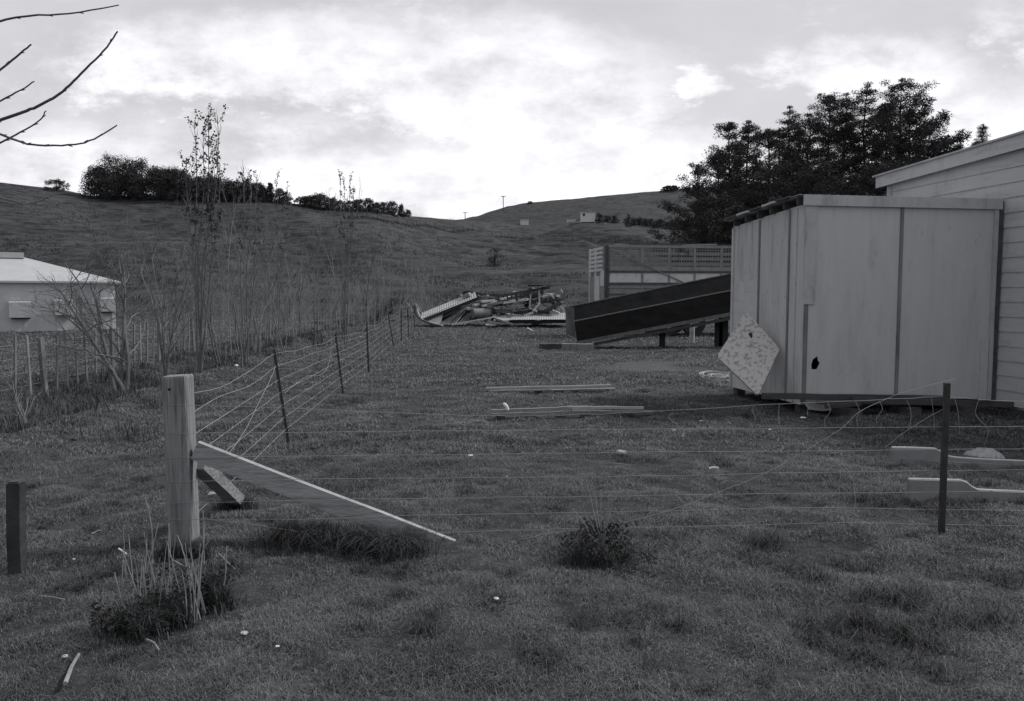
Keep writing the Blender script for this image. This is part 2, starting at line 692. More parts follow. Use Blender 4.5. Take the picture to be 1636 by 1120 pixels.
def blades(base, h, w, lean, shade_lo=0., shade_hi=1.):
    """grass blades: base (n,3), h, w arrays, lean array -> verts, faces, per, shade"""
    n = len(base)
    a = rng.uniform(0, 2 * np.pi, n)
    da = np.stack([np.cos(a), np.sin(a), np.zeros(n)], 1)
    b = a + np.pi / 2 + rng.normal(0, .5, n)
    db = np.stack([np.cos(b), np.sin(b), np.zeros(n)], 1)
    up = np.array([0, 0, 1.])
    mid = base + up * (h * .62)[:, None] + db * (h * lean * .35)[:, None]
    tip = base + up * (h * np.maximum(.25, 1 - lean * .45))[:, None] + db * (h * lean)[:, None]
    v = np.empty((n, 5, 3))
    hw = (w / 2)[:, None] * da
    v[:, 0] = base - hw
    v[:, 1] = base + hw
    v[:, 2] = mid + hw * .75
    v[:, 3] = mid - hw * .75
    v[:, 4] = tip
    idx = np.arange(n)[:, None] * 5
    f = (idx + np.array([[0, 1, 2, 3, 3, 2, 4]])).ravel()
    per = np.tile([4, 3], n)
    sh = np.repeat(rng.uniform(shade_lo, shade_hi, n), 5)
    return v.reshape(-1, 3), f, per, sh


def bush_blades(name, centers, spread, n, h, w, lean, m, parent, lo=0, hi=1):
    c = np.repeat(np.array([tuple(q) for q in centers], float), n, axis=0)
    k = len(c)
    a = rng.uniform(0, 2 * np.pi, k)
    q_ = np.abs(rng.normal(0, .62, k))
    r = q_ * spread
    h = h * np.clip(1.25 - .55 * q_, .3, 1.3)
    c[:, 0] += np.cos(a) * r
    c[:, 1] += np.sin(a) * r
    c[:, 2] = TH(c[:, 0], c[:, 1]) - .01
    v, f, p, s = blades(c, h * rng.uniform(.5, 1.1, k), w * rng.uniform(.6, 1.2, k), rng.uniform(.1, 1, k) * lean, lo, hi)
    return raw_mesh(name, v, f, p, m, parent=parent, loc=tuple(c[0]) if parent is None else (0, 0, 0), shade=s)


# ------------------------------------------------------------------ terrain
def grid_mesh(name, X, Y, Z, m):
    ny, nx = X.shape
    v = np.stack([X, Y, Z], -1).reshape(-1, 3)
    i = np.arange(ny - 1)[:, None] * nx + np.arange(nx - 1)[None]
    f = np.stack([i, i + 1, i + nx + 1, i + nx], -1).reshape(-1)
    o = raw_mesh(name, v, f, np.full((ny - 1) * (nx - 1), 4), m)
    o.data.polygons.foreach_set('use_smooth', [True] * len(o.data.polygons))
    return o


us = np.linspace(-1.7, 1.7, 760)
ys = np.concatenate([np.linspace(-8, 1.8, 40), 1.9 * (62 / 1.9) ** np.linspace(0, 1, 330)])
U, YY = np.meshgrid(us, ys)
XX = U * (YY + 10)
o = grid_mesh('ground', XX, YY, TH(XX, YY), M['paddock'])
at = o.data.attributes.new('worn', 'FLOAT', 'POINT')
at.data.foreach_set('value', worn(XX, YY).astype(np.float32).ravel())
o['kind'] = 'structure'
ys = np.concatenate([62 * (225 / 62) ** np.linspace(0, 1, 420), np.linspace(227, 300, 14)])
us = np.linspace(-1.45, 1.45, 800)
U, YY = np.meshgrid(us, ys)
XX = U * (YY + 4)
o = grid_mesh('hillside', XX, YY, TH(XX, YY), M['hill'])
o['kind'] = 'structure'

FC = [(-900, 420), (560, 420), (680, 366), (720, 352), (745, 349), (752, 346), (762, 346), (775, 341), (790, 336), (810, 330), (840, 324), (870, 321), (930, 316), (1000, 309), (1070, 303),
      (1100, 301), (1180, 294), (1300, 290), (1500, 292), (2600, 300)]
FX = np.array([c[0] for c in FC], float)
FY = np.array([c[1] for c in FC], float)


def FH(x, y):
    x = np.asarray(x, float)
    y = np.asarray(y, float)
    px = 818 + F * x / y
    zc = CAMH + slope(np.interp(px, FX, FY)) * 380
    s = np.clip((y - 215) / 165, 0, 1)
    zb = 8 + 0 * s
    z = zb + (zc - zb) * s ** 1.1
    z = np.where(y > 380, zc - (y - 380) * .3, z)
    return z + (fbm(x / 40, y / 60, 41) - .5) * 9 * (s * (1 - s) * 4) + (fbm(x / 6, y / 8, 43) - .5) * .9


def fh(x, y):
    return float(FH(np.array([x]), np.array([y]))[0])


ys = np.concatenate([215 * (380 / 215) ** np.linspace(0, 1, 90), np.linspace(383, 520, 14)])
us = np.linspace(-1.0, 1.3, 420)
U, YY = np.meshgrid(us, ys)
XX = U * YY
o = grid_mesh('distant_hill', XX, YY, FH(XX, YY), M['hill'])
o['kind'] = 'structure'

# ------------------------------------------------------------------ pasture grass
def scatter(y0, y1, dens, uw=.74):
    area = uw * (y1 ** 2 - y0 ** 2) + 2 * (y1 - y0)
    n = int(area * dens)
    y = np.sqrt(rng.uniform(y0 ** 2, y1 ** 2, n))
    x = rng.uniform(-1, 1, n) * (uw * y + 1.0)
    return x, y


PADS = []    # ground covered by things: (x, y, radius)


def grass(y0, y1, dens, h, w):
    x, y = scatter(y0, y1, dens)
    cl = fbm(x / .21, y / .21, 61, 2) / .75      # clumps a hand's breadth across
    cm = fbm(x / .62, y / .62, 63, 2) / .75
    cl2 = fbm(x / 2.1, y / 2.1, 67, 3) / .875
    cc_ = .5 * cl + .3 * cm + .2 * cl2
    lush = smooth((cc_ - .36) / .22)
    keep = rng.random(len(x)) < .34 + .66 * lush
    keep &= rng.random(len(x)) > worn(x, y) * 1.2
    x, y, lush, cc_ = x[keep], y[keep], lush[keep], cc_[keep]
    n = len(x)
    z = TH(x, y) - .006
    hh = h * rng.uniform(.45, 1.15, n) * (.38 + .60 * lush + 1.6 * np.clip(cc_ - .58, 0, 1) * 2)
    ww = w * rng.uniform(.6, 1.3, n)
    lean = rng.uniform(.35, 1.9, n)
    v, f, p, s = blades(np.stack([x, y, z], 1), hh, ww, lean)
    patch = np.repeat(np.clip((fbm(x / .5, y / .5, 71, 3) - .25) * 1.9, 0, 1), 5)
    dead = np.repeat(rng.random(n) < .05, 5)
    s = np.clip(s ** 1.6 * .6 + patch * .32 + np.where(dead, .55, 0), 0, 1)
    return v, f, p, s


parts = [grass(2.2, 4.5, 21000, .052, .0026), grass(4.5, 8, 11500, .055, .0036), grass(8, 14, 3000, .065, .0075),
         grass(14, 26, 800, .085, .015), grass(26, 60, 130, .10, .032)]
off = 0
V, Fc, P, S = [], [], [], []
for v, f, p, s in parts:
    V.append(v)
    Fc.append(f + off)
    P.append(p)
    S.append(s)
    off += len(v)
o = raw_mesh('grass', np.concatenate(V), np.concatenate(Fc), np.concatenate(P), M['grass'], shade=np.concatenate(S))
tag(o, 'short cropped pasture grass covering the whole paddock', 'grass', kind='stuff')
del V, Fc, P, S, parts

# darker rank tufts scattered in the pasture
tufts = [(700, 1000, .10, .12), (660, 905, .05, .08), (800, 940, .10, .08), (880, 940, .10, .08), (830, 945, .06, .07), (1210, 868, .16, .15), (1250, 905, .14, .12),
         (1330, 890, .08, .11), (1390, 905, .20, .13), (1310, 945, .16, .17), (1350, 1008, .22, .18), (1460, 962, .16, .15), (1540, 985, .24, .12),
         (1400, 1030, .16, .10), (1135, 735, .18, .10), (1385, 800, .16, .12), (1300, 800, .16, .07), (1215, 740, .14, .05), (1500, 808, .25, .14),
         (1570, 808, .30, .12), (1470, 805, .2, .10), (160, 636, .35, .22), (205, 725, .18, .06), (90, 700, .2, .06), (140, 775, .15, .05),
         (170, 900, .3, .08), (75, 885, .2, .06), (520, 710, .3, .09), (580, 697, .3, .09), (800, 707, .25, .10), (900, 707, .35, .08), (680, 700, .3, .07),
         (560, 640, .4, .10), (620, 660, .4, .08), (1000, 600, .4, .10), (1080, 610, .4, .10), (1050, 625, .3, .08), (1190, 665, .3, .09), (970, 660, .2, .07),
         (1560, 770, .2, .12), (1580, 660, .4, .08), (1480, 690, .4, .07), (1140, 790, .2, .05), (740, 760, .2, .05), (1000, 1040, .12, .08), (560, 960, .14, .08),
         (980, 975, .2, .08), (1040, 985, .15, .09), (1560, 920, .2, .09), (1480, 900, .2, .07), (850, 870, .16, .09), (420, 1020, .14, .08), (520, 1060, .16, .09),
         (1180, 950, .12, .07), (880, 1050, .14, .09), (1450, 1075, .15, .1), (1230, 1080, .12, .08), (200, 655, .3, .08), (50, 650, .4, .12), (1440, 870, .15, .06)]
VV, FF, PP, SS = [], [], [], []
off = 0
for k in range(70):
    tufts.append((random.uniform(10, 1630), 690 + random.random() ** 1.2 * 400, random.uniform(.05, .16), random.uniform(.05, .09)))
for px, py, sp, h in tufts:
    g = G(px, py)
    lobes = max(1, int(sp / .07))
    for _ in range(lobes):
        ox, oy = random.gauss(0, sp * .7), random.gauss(0, sp * .45)
        n = int(230 if g.y < 9 else 90)
        a = rng.uniform(0, 2 * np.pi, n)
        r = np.abs(rng.normal(0, .05 + .2 * min(sp, .25), n))
        x = g.x + ox + np.cos(a) * r
        y = g.y + oy + np.sin(a) * r
        z = TH(x, y) - .01
        w = .0042 * max(1, g.y / 6)
        v, f, p, s = blades(np.stack([x, y, z], 1), h * .75 * rng.uniform(.4, 1.4, n), w * rng.uniform(.5, 1.2, n), rng.uniform(.3, 1.7, n))
        VV.append(v)
        FF.append(f + off)
        PP.append(p)
        SS.append(s)
        off += len(v)
# rank growth along the ditch
for k in range(640):
    yy = 9 + 50 * random.random() ** 1.6
    xx = float(np.interp(yy, [d[0] for d in DITCH], [d[1] for d in DITCH])) + random.gauss(-.15, .35) + (random.gauss(0, .8) if random.random() < .45 else 0)
    n = 60
    x = xx + rng.normal(0, .14, n)
    y = yy + rng.normal(0, .2, n)
    z = TH(x, y) - .01
    v, f, p, s = blades(np.stack([x, y, z], 1), random.uniform(.08, .34) * rng.uniform(.5, 1.2, n), np.full(n, .009 * max(1, yy / 13)), rng.uniform(.2, 1.1, n))
    VV.append(v)
    FF.append(f + off)
    PP.append(p)
    SS.append(s)
    off += len(v)
o = raw_mesh('tussock_grass', np.concatenate(VV), np.concatenate(FF), np.concatenate(PP), M['rush'], shade=np.concatenate(SS))
tag(o, 'darker rank tufts scattered through the paddock and along the ditch', 'tussock grass', kind='stuff')
del VV, FF, PP, SS

# ------------------------------------------------------------------ front fence
FA = G(288, 866)            # strainer post base
FB = G(1503, 846)           # right steel post base
fd = (FB - FA)
fd.z = 0
fd.normalize()
fn = Vector((-fd.y, fd.x, 0))


def onfence(px, py, off=0.0):
    r = ray(px, py)
    o = Vector((0, 0, CAMH))
    k = ((FA + fn * off - o).dot(fn)) / r.dot(fn)
    return o + r * k


fence = thing('wire_fence', FA, 'near wire fence running across the foreground from the squared timber strainer post', 'fence')
# strainer post, squared timber, slightly chamfered, with a bolt hole
Wp = .158
TFp = lambda a, b, c: FA + fd * a + fn * b + Vector((0, 0, c))
mb = MB()
ch = .008
oct_ = [(-Wp / 2 + ch, -Wp / 2), (Wp / 2 - ch, -Wp / 2), (Wp / 2, -Wp / 2 + ch), (Wp / 2, Wp / 2 - ch), (Wp / 2 - ch, Wp / 2), (-Wp / 2 + ch, Wp / 2), (-Wp / 2, Wp / 2 - ch), (-Wp / 2, -Wp / 2 + ch)]
HP = 1.115
vs = []
lev = [-.1, .3, .6, .9, HP - .012, HP]
for i, z in enumerate(lev):
    k = 1.0 if i < 5 else .95
    for a, b in oct_:
        vs.append(TFp(a * k + random.uniform(-.001, .001) + z * -.012, b * k + Wp / 2, z + (a * .03 if i == 5 else 0)))
fs = [tuple(range(8))[::-1], tuple(40 + i for i in range(8))]
for i in range(5):
    for k in range(8):
        fs.append((i * 8 + k, i * 8 + (k + 1) % 8, i * 8 + 8 + (k + 1) % 8, i * 8 + 8 + k))
mb.add(vs, fs)
M['strainer'] = mat('strainer_timber', .20, .9, .22, 7, .5, 70, (2.5, 2.5, .2), dark=.10, grain=(26, .35, (1.5, 1.5, .06)))
sp = mb.build('strainer_post', M['strainer'], fence)
mb = MB().tube([TFp(-.04, -.0015, 1.03), TFp(-.04, .02, 1.03)], .010, 10)
mb.build('bolt_hole', M['black'], sp)
# brace along the front fence and brace along the side fence
b0 = onfence(312, 719, .06)
b1 = onfence(742, 884, .10)
mb = MB().beam(b0, b1, .055, .125, n=6, wob=.003)
M['brace'] = mat('brace_timber', .25, .85, .2, 8, .4, 60, (.3, .3, 1), dark=.21, grain=(30, .65, (.12, 1, 1.6)))
mb.build('brace', M['brace'], fence)
s0 = TFp(.075, .155, .50)
s1 = G(385, 806)
mb = MB().beam(s0, s1 + Vector((0, 0, .0)), .10, .085, n=4, wob=.002)
mb.build('brace', M['plank'], fence)
g = G(352, 800)
mb = MB().beam(g + Vector((-.10, .02, .03)), g + Vector((.12, .06, .05)), .1, .05)
mb.build('brace_block', M['plank'], fence)

WIRES = [
    [(264, 646), (360, 649), (462, 652), (620, 659), (770, 664), (930, 662), (1100, 654), (1250, 645), (1400, 639), (1505, 634), (1560, 638), (1650, 642), (1800, 650)],
    [(264, 692), (540, 690), (770, 688), (1000, 686), (1300, 684), (1505, 682), (1800, 680)],
    [(264, 731), (540, 728), (1000, 723), (1250, 721), (1505, 718), (1800, 716)],
    [(264, 770), (540, 765), (800, 763), (1000, 761), (1300, 755), (1505, 752), (1800, 748)],
    [(264, 804), (540, 798), (700, 796), (1000, 792), (1300, 788), (1505, 786), (1800, 780)],
    [(268, 830), (500, 829), (640, 824), (900, 819), (1100, 815), (1300, 811), (1505, 814), (1800, 818)],
    [(310, 859), (500, 857), (700, 851), (900, 845), (1150, 840), (1350, 835), (1505, 838), (1800, 842)],
]


def smooth_path(pts, n=6, jit=.0):
    """Catmull-Rom through points"""
    out = []
    P_ = [pts[0]] + list(pts) + [pts[-1]]
    for i in range(1, len(P_) - 2):
        for k in range(n):
            t = k / n
            p0, p1, p2, p3 = P_[i - 1], P_[i], P_[i + 1], P_[i + 2]
            q = .5 * ((2 * p1) + (-p0 + p2) * t + (2 * p0 - 5 * p1 + 4 * p2 - p3) * t * t + (-p0 + 3 * p1 - 3 * p2 + p3) * t ** 3)
            if jit:
                q = q + Vector((random.gauss(0, jit), random.gauss(0, jit), random.gauss(0, jit)))
            out.append(q)
    out.append(pts[-1])
    return out


WR = .0017
for w in WIRES:
    pts = [onfence(px, py, -.004) for px, py in w]
    MB().tube(smooth_path(pts, 6, .0015), WR, 5).build('wire', M['wire'], fence)
loose = [(318, 828), (380, 835), (470, 848), (560, 862), (640, 874), (700, 880), (755, 879), (820, 865), (880, 852), (950, 843), (1000, 834), (1080, 812), (1150, 786), (1230, 752), (1300, 712), (1345, 684), (1370, 660), (1410, 640),
         (1450, 625), (1500, 612), (1525, 606)]
MB().tube(smooth_path([onfence(px, py, -.02) for px, py in loose], 4, .001), .0024, 5).build('loose_wire', M['wire'], fence)
MB().tube(smooth_path([onfence(px, py, -.015) for px, py in [(1505, 655), (1480, 668), (1440, 694), (1415, 715)]], 4, .001), .0015, 5).build('loose_wire', M['wire'], fence)
MB().tube(smooth_path([onfence(px, py, -.015) for px, py in [(1345, 722), (1342, 760), (1340, 800), (1337, 832)]], 4, .002), .0018, 5).build('loose_wire', M['wire'], fence)
MB().tube(smooth_path([onfence(px, py, -.02) for px, py in [(1345, 740), (1362, 765), (1366, 800), (1358, 860), (1355, 890), (1345, 900)]], 4, .002), .0015, 5).build('loose_wire', M['wire'], fence)
# netting remnants hanging from the top wire
for x0, y0, x1, y1 in [(1205, 648, 1206, 672), (1245, 646, 1249, 690), (1285, 644, 1290, 664), (1322, 643, 1320, 684), (1367, 642, 1372, 682), (1404, 640, 1400, 678), (1448, 638, 1452, 684), (1488, 636, 1492, 686),
                       (1525, 636, 1533, 694), (1563, 640, 1574, 706), (1160, 668, 1170, 686), (770, 664, 782, 686), (822, 664, 828, 688), (865, 664, 873, 690), (735, 664, 742, 690), (990, 660, 992, 680), (1072, 660, 1085, 684)]:
    p = [(x0, y0), (x0 + random.uniform(-5, 7), y0 + (y1 - y0) * .35), (x1 + random.uniform(-6, 6), y0 + (y1 - y0) * .7), (x1, y1)]
    MB().tube(smooth_path([onfence(a, b, -.006) for a, b in p], 4), .0014, 4).build('wire_tie', M['wire'], fence)
# twist of wire on the loose strand
MB().tube([onfence(1146, 781, -.03), onfence(1149, 787, -.035), onfence(1153, 795, -.03)], .003, 5).build('wire_tie', M['wire'], fence)


def ypost(pt, pb, parent, r=.024, name='steel_post', notch=True):
    """Y-section steel fence post"""
    pt, pb = Vector(pt), Vector(pb)
    pb = pb + (pb - pt).normalized() * .12
    d = (pt - pb).normalized()
    a = d.cross(Vector((0, 1, 0))).normalized()
    b = d.cross(a).normalized()
    mb_ = MB()
    for k, L_ in ((0, 1.1), (1, .9), (2, .9)):
        t = R(90 + 125 * k) if k else R(90)
        t = [R(-90), R(35), R(145)][k]
        o_ = (a * math.cos(t) + b * math.sin(t))
        mb_.beam(pb + o_ * r * L_ * .5, pt + o_ * r * L_ * .5, .004 if False else r * L_, .006, up=d.cross(o_), n=2)
    for i in range(7):
        c = pb.lerp(pt, .18 + .12 * i)
        mb_.beam(c - b * r * .3 + a * -.006, c - b * r * .3 + a * .006, .01, .008)
    mb_.tube([pb, pt], .007, 5)
    return mb_.build(name, M['steel'], parent)


ypost(onfence(1512, 612), FB, fence, .03)

# ------------------------------------------------------------------ side fence
sf = thing('wire_fence', G(460, 705), 'slack wire fence of dark steel posts receding from the strainer post towards the debris heap', 'fence')
SPOSTS = [((438, 558), (461, 706)), ((536, 533), (548, 628)), ((586, 517), (589, 593)), ((620, 502), (629, 553)), ((641, 492), (641, 545)), ((651, 493), (653, 537)), ((661, 489), (662, 525))]
tops, bots = [], []
for (tx, ty), (bx, by) in SPOSTS:
    pb = G(bx, by)
    pt = A(tx, ty, pb.y + (.05 if bx - tx > 5 else 0))
    ypost(pt, pb, sf, .022 if pb.y < 14 else .024)
    tops.append(pt)
    bots.append(pb)
# pale timber battens
for (tx, ty), (bx, by) in [((609, 503), (610, 558)), ((614, 504), (615, 556))]:
    pb = G(bx, by)
    MB().beam(pb - Vector((0, 0, .05)), A(tx, ty, pb.y), .045, .03).build('batten', M['post'], sf)
start_z = [.99, .85, .70, .56, .42, .28, .15]
for k, z in enumerate(start_z):
    pts = [TFp(Wp / 2 - .02, Wp * .6, z)]
    for i, (pt, pb) in enumerate(zip(tops, bots)):
        q = pb.lerp(pt, min(.985, z / 1.04))
        prev = pts[-1]
        sag = {0: .07, 1: .02}.get(k, .006)
        for t in (.25, .5, .75):
            c = prev.lerp(q, t)
            c.z -= sag * 4 * t * (1 - t) * random.uniform(.6, 1.5)
            if k < 2:
                c.x += random.uniform(-.03, .03)
                c.z += random.uniform(-.02, .02)
            pts.append(c)
        pts.append(q)
    MB().tube(smooth_path(pts, 3), .0021, 4).build('wire', M['wire'], sf)
D1 = tops[0].y
MB().tube(smooth_path([A(445, 548, D1), A(441, 570, D1), A(437, 595, D1 - .1), A(415, 640, D1 - .7), A(396, 680, D1 - 1.3), A(380, 705, D1 - 1.8), A(366, 724, D1 - 2.2)], 4, .002), .0026, 5).build('loose_wire', M['wire'], sf)
D2 = tops[1].y
MB().tube(smooth_path([A(535, 533, D2), A(529, 560, D2 - .1), A(524, 585, D2 - .5), A(512, 599, D2 - 1), A(492, 601, D2 - 1.8), A(470, 615, D2 - 2.8), A(455, 628, D2 - 3.6)], 4, .002), .0026, 5).build('loose_wire', M['wire'], sf)

# ------------------------------------------------------------------ dark post at the left edge
pb = G(22, 912)
o = thing('gate_post', pb, 'dark timber post at the left edge with a pale block on top', 'post')
p = MB()
for i in range(1):
    p.beam(pb - Vector((-.016, 0, .15)), A(26, 772, pb.y), .065, .08, n=4, wob=.004)
p.build('post', M['barkdark'], o)
t = A(27, 770, pb.y)
MB().beam(t - Vector((.03, 0, 0)), t + Vector((.03, 0, .004)), .07, .015).build('cap_block', M['oldwood'], o)

# ------------------------------------------------------------------ batten fence at the left, behind the ditch
bf = thing('batten_fence', (-8.5, 22, 0), 'long grey fence of closely set upright battens beyond the ditch', 'fence')
BL = [(9.5, -7.9), (13.3, -8.1), (23, -9.6), (28, -9.55), (40, -9.5), (60, -9.2)]
ylist = []
y = 10.2
while y < 58 and len(ylist) < 98:
    ylist.append(y)
    y += .40 + .004 * y
bm0 = None
for i, y in enumerate(ylist):
    x = float(np.interp(y, [b[0] for b in BL], [b[1] for b in BL]))
    z = th(x, y)
    h = 1.02 * random.uniform(.92, 1.07)
    w = random.uniform(.035, .055) if i % 7 else .10
    lx = random.uniform(-.04, .04)
    MB().beam((x, y, z - .1), (x + lx, y + lx, z + h), w, w * .6, n=2, wob=.004, up=(1, 0, 0)).build('batten' if i % 7 else 'fence_post', M['post'] if i % 3 else M['trimdark'], bf)
for hz in (.2, .42, .66, .9):
    pts = []
    for y in np.arange(10.2, ylist[-1], 2.5):
        x = float(np.interp(y, [b[0] for b in BL], [b[1] for b in BL]))
        pts.append(Vector((x, y, th(x, y) + hz + random.uniform(-.01, .01))))
    MB().tube(pts, .0025, 4).build('wire', M['wire'], bf)

# ------------------------------------------------------------------ poultry shed, far left
LB = 38.0
c0_ = A(195, 500, LB)
c0_.z = 0
th_b = R(33)
bX = Vector((-math.cos(th_b), -math.sin(th_b), 0))      # along the wall, leftwards and nearer
bY = Vector((-math.sin(th_b), math.cos(th_b), 0))       # into the building
TB = lambda a, b, c: c0_ + bX * a + bY * b + Vector((0, 0, c))
barn = thing('poultry_shed', TB(5, 3, 0), 'long low pale shed with hipped iron roof and box ventilators at the left edge', 'shed')
EZ = A(190, 450, LB).z
BL_ = 17.0


def bpx(px, py, off=0.0):
    r_ = ray(px, py)
    o_ = Vector((0, 0, CAMH))
    k_ = (c0_ + bY * off - o_).dot(bY) / r_.dot(bY)
    q = o_ + r_ * k_
    return (q - c0_).dot(bX), q.z


wall = MB().box((BL_ / 2 + .1, 4.5, (EZ - .3) / 2), (BL_ - .3, 8.4, EZ + .3), TB).build('wall', M['barn_wall'], barn)
for a in np.arange(.4, BL_ - .5, 1.22):
    MB().box((a, .288, EZ / 2 - .1), (.05, .03, EZ - .1), TB).build('cover_batten', M['barn_wall'], wall)
# hip: find the roof peak on the ray through its photographed corner
r_ = ray(38, 411)
o_ = Vector((0, 0, CAMH))
k_ = (c0_ + bY * 4.4 - o_).dot(bY) / r_.dot(bY)
q = o_ + r_ * k_
ra, RZ = (q - c0_).dot(bX), q.z
mb = MB().add([TB(0, 0, EZ), TB(BL_, 0, EZ), TB(BL_, 8.8, EZ), TB(0, 8.8, EZ), TB(BL_ - ra, 4.4, RZ), TB(ra, 4.4, RZ),
               TB(0, 0, EZ - .09), TB(BL_, 0, EZ - .09), TB(BL_, 8.8, EZ - .09), TB(0, 8.8, EZ - .09)],
              [(0, 1, 4, 5), (1, 2, 4), (2, 3, 5, 4), (3, 0, 5), (0, 1, 7, 6), (1, 2, 8, 7), (2, 3, 9, 8), (3, 0, 6, 9), (6, 7, 8, 9)])
roof = mb.build('roof', M['barn_roof'], barn)
MB().box((ra + 2.5, 4.4, RZ + .08), (5, .8, .28), TB).build('ridge_vent', M['barn_roof'], roof)
for x0, x1, y0, y1 in [(77, 117, 478, 505), (153, 185, 475, 499), (2, 50, 481, 509)]:
    a0_, zt_ = bpx(x1, y0, -.45)
    a1_, _ = bpx(x0 + (x1 - x0) * .24, y0, -.45)
    _, zb_2 = bpx(x0, y1 - 1, -.45)
    w = a1_ - a0_
    cxa = (a0_ + a1_) / 2
    hd = MB().box8([TB(cxa - w / 2, -.26, zb_2), TB(cxa + w / 2, -.26, zb_2), TB(cxa + w / 2, .29, zb_2), TB(cxa - w / 2, .29, zb_2),
                    TB(cxa - w / 2, -.26, zt_ - .06), TB(cxa + w / 2, -.26, zt_ - .06), TB(cxa + w / 2, .29, zt_), TB(cxa - w / 2, .29, zt_)]).build('ventilator_hood', M['hood'], barn)
    MB().box((cxa, -.0, zb_2 - .03), (w * .86, .44, .05), TB).build('vent_slot', M['black'], hd)
a0_, _ = bpx(137, 470)
MB().box((a0_, .27, EZ * .45), (.5, .05, EZ * .9), TB).build('door', M['trim'], barn)
a0_, _ = bpx(119, 460)
MB().box((a0_, .27, EZ * .74), (.6, .04, .5), TB).build('louvre', M['hood'], barn)

# ------------------------------------------------------------------ store shed at the right
O_ = Vector((4.10, 10.9, 0))
ang = R(9.5)
eX = Vector((math.cos(ang), math.sin(ang), 0))
eY = Vector((-math.sin(ang), math.cos(ang), 0))


def TS(a, b, c):
    return O_ + eX * a + eY * b + Vector((0, 0, c))


W_, D_, Z0, Z1, Z1B = 3.07, 2.21, .10, 3.03, 2.90
shed = thing('storage_shed', TS(W_ / 2, D_ / 2, 0), 'flat roofed store shed clad in stained pale sheets, with a small hole in its front', 'shed')


def spx(px, py):
    """front wall coordinates (a, z) of a photograph pixel"""
    r = ray(px, py)
    o_ = Vector((0, 0, CAMH))
    k = (O_ - o_).dot(eY) / r.dot(eY)
    q = o_ + r * k
    return ((q - O_).dot(eX), q.z)


def side_px(px, py):
    r = ray(px, py)
    o_ = Vector((0, 0, CAMH))
    k = (O_ - o_).dot(eX) / r.dot(eX)
    q = o_ + r * k
    return ((q - O_).dot(eY), q.z)


aj = spx(1436, 480)[0]
hole = [spx(*p) for p in [(1296, 583), (1299, 574), (1306, 569), (1307, 576), (1310, 580), (1305, 590), (1297, 590)]]
front1 = [(0.02, Z0), (aj - .01, Z0), (aj - .01, Z1 - .01), (0.02, Z1 - .01)]
pn = MB().prism(front1, lambda a, z, c: TS(a, c, z), .012, hole=hole).build('front_panel', M['sheet'], shed)
pn['label'] = 'front sheet with a jagged hole punched through it'
MB().prism([(aj + .01, Z0 + .03), (W_ - .05, Z0 + .03), (W_ - .05, Z1 - .01), (aj + .01, Z1 - .01)], lambda a, z, c: TS(a, c, z), .012).build('front_panel', M['sheet'], shed)
MB().box((aj, -.012, (Z0 + Z1) / 2), (.045, .02, Z1 - Z0 - .02), TS).build('cover_batten', M['trimdark'], shed)
# framing behind the sheets
for a in (.04, .62, aj, 2.1, W_ - .08):
    MB().box((a, .06, (Z0 + Z1) / 2), (.045, .09, Z1 - Z0 - .05), TS).build('stud', M['oldwood'], shed)
# corner boards: one on the front, shorter one on the side
mb = MB().box((.085, -.014, (Z1 + spx(1290, 485)[1]) / 2 - .01), (.17, .022, Z1 - spx(1290, 485)[1]), TS)
cb = mb.build('corner_board', M['trim'], shed)
MB().box((.045, -.006, (Z0 + spx(1290, 485)[1]) / 2), (.07, .01, spx(1290, 485)[1] - Z0), TS).build('corner_board', M['trimdark'], shed)
MB().tube([TS(-.012, -.02, .18), TS(-.014, -.02, 1.05), TS(-.01, -.02, 1.7)], .016, 8).build('drain_pipe', M['trim'], shed)
MB().box((W_ - .03, -.018, (Z0 + Z1) / 2), (.12, .03, Z1 - Z0), TS).build('corner_board', M['trim'], shed)
zz = spx(1570, 540)[1]
MB().box((W_ - .16, -.016, (Z0 + zz) / 2), (.12, .024, zz - Z0), TS).build('patch_board', M['board'], shed)
# fascia
MB().box((W_ / 2 - .02, -.042, Z1 - .055), (W_ + .06, .028, .15), TS).build('fascia', M['trim'], shed)
# side wall in four sheets, slightly shifted and stained
bz = lambda b: Z1 + (Z1B - Z1) * b / D_
splits = [0, .40, 1.30, D_]
MB().prism([(splits[2] + .02, Z0), (D_ - .03, Z0), (D_ - .03, 1.90), (splits[2] + .62, 1.90), (splits[2] + .5, 1.84), (splits[2] + .02, 1.93)], lambda a, z, c: TS(c - .003, a, z), .012).build('side_panel', M['board'], shed)
for i in range(3):
    b0_, b1_ = splits[i] + .005, splits[i + 1] - .005
    MB().prism([(b0_, Z0), (b1_, Z0), (b1_, bz(b1_) - .10), (b0_, bz(b0_) - .10)], lambda a, z, c: TS(c, a, z), .012).build('side_panel', M['side_sheet'], shed)
for b in splits[1:3]:
    MB().box((-.010, b, (Z0 + bz(b) - .12) / 2), (.018, .035, bz(b) - .14 - Z0), TS).build('cover_batten', M['trimdark'], shed)
for b in (.20,):
    MB().box((-.008, b, (Z0 + bz(b) - .12) / 2), (.014, .022, bz(b) - .14 - Z0), TS).build('cover_batten', M['side_sheet'], shed)
MB().box((-.012, D_ + .0, (Z0 + Z1B - .12) / 2), (.03, .06, Z1B - .14 - Z0), TS).build('corner_board', M['board'], shed)
MB().box((W_ / 2, D_ + .02, (Z0 + Z1B) / 2), (W_, .02, Z1B - Z0 - .1), TS).build('back_wall', M['sheet'], shed)
MB().box((W_ / 2, D_ / 2, Z0 + .02), (W_ - .06, D_ - .06, .06), TS).build('floor', M['oldwood'], shed)
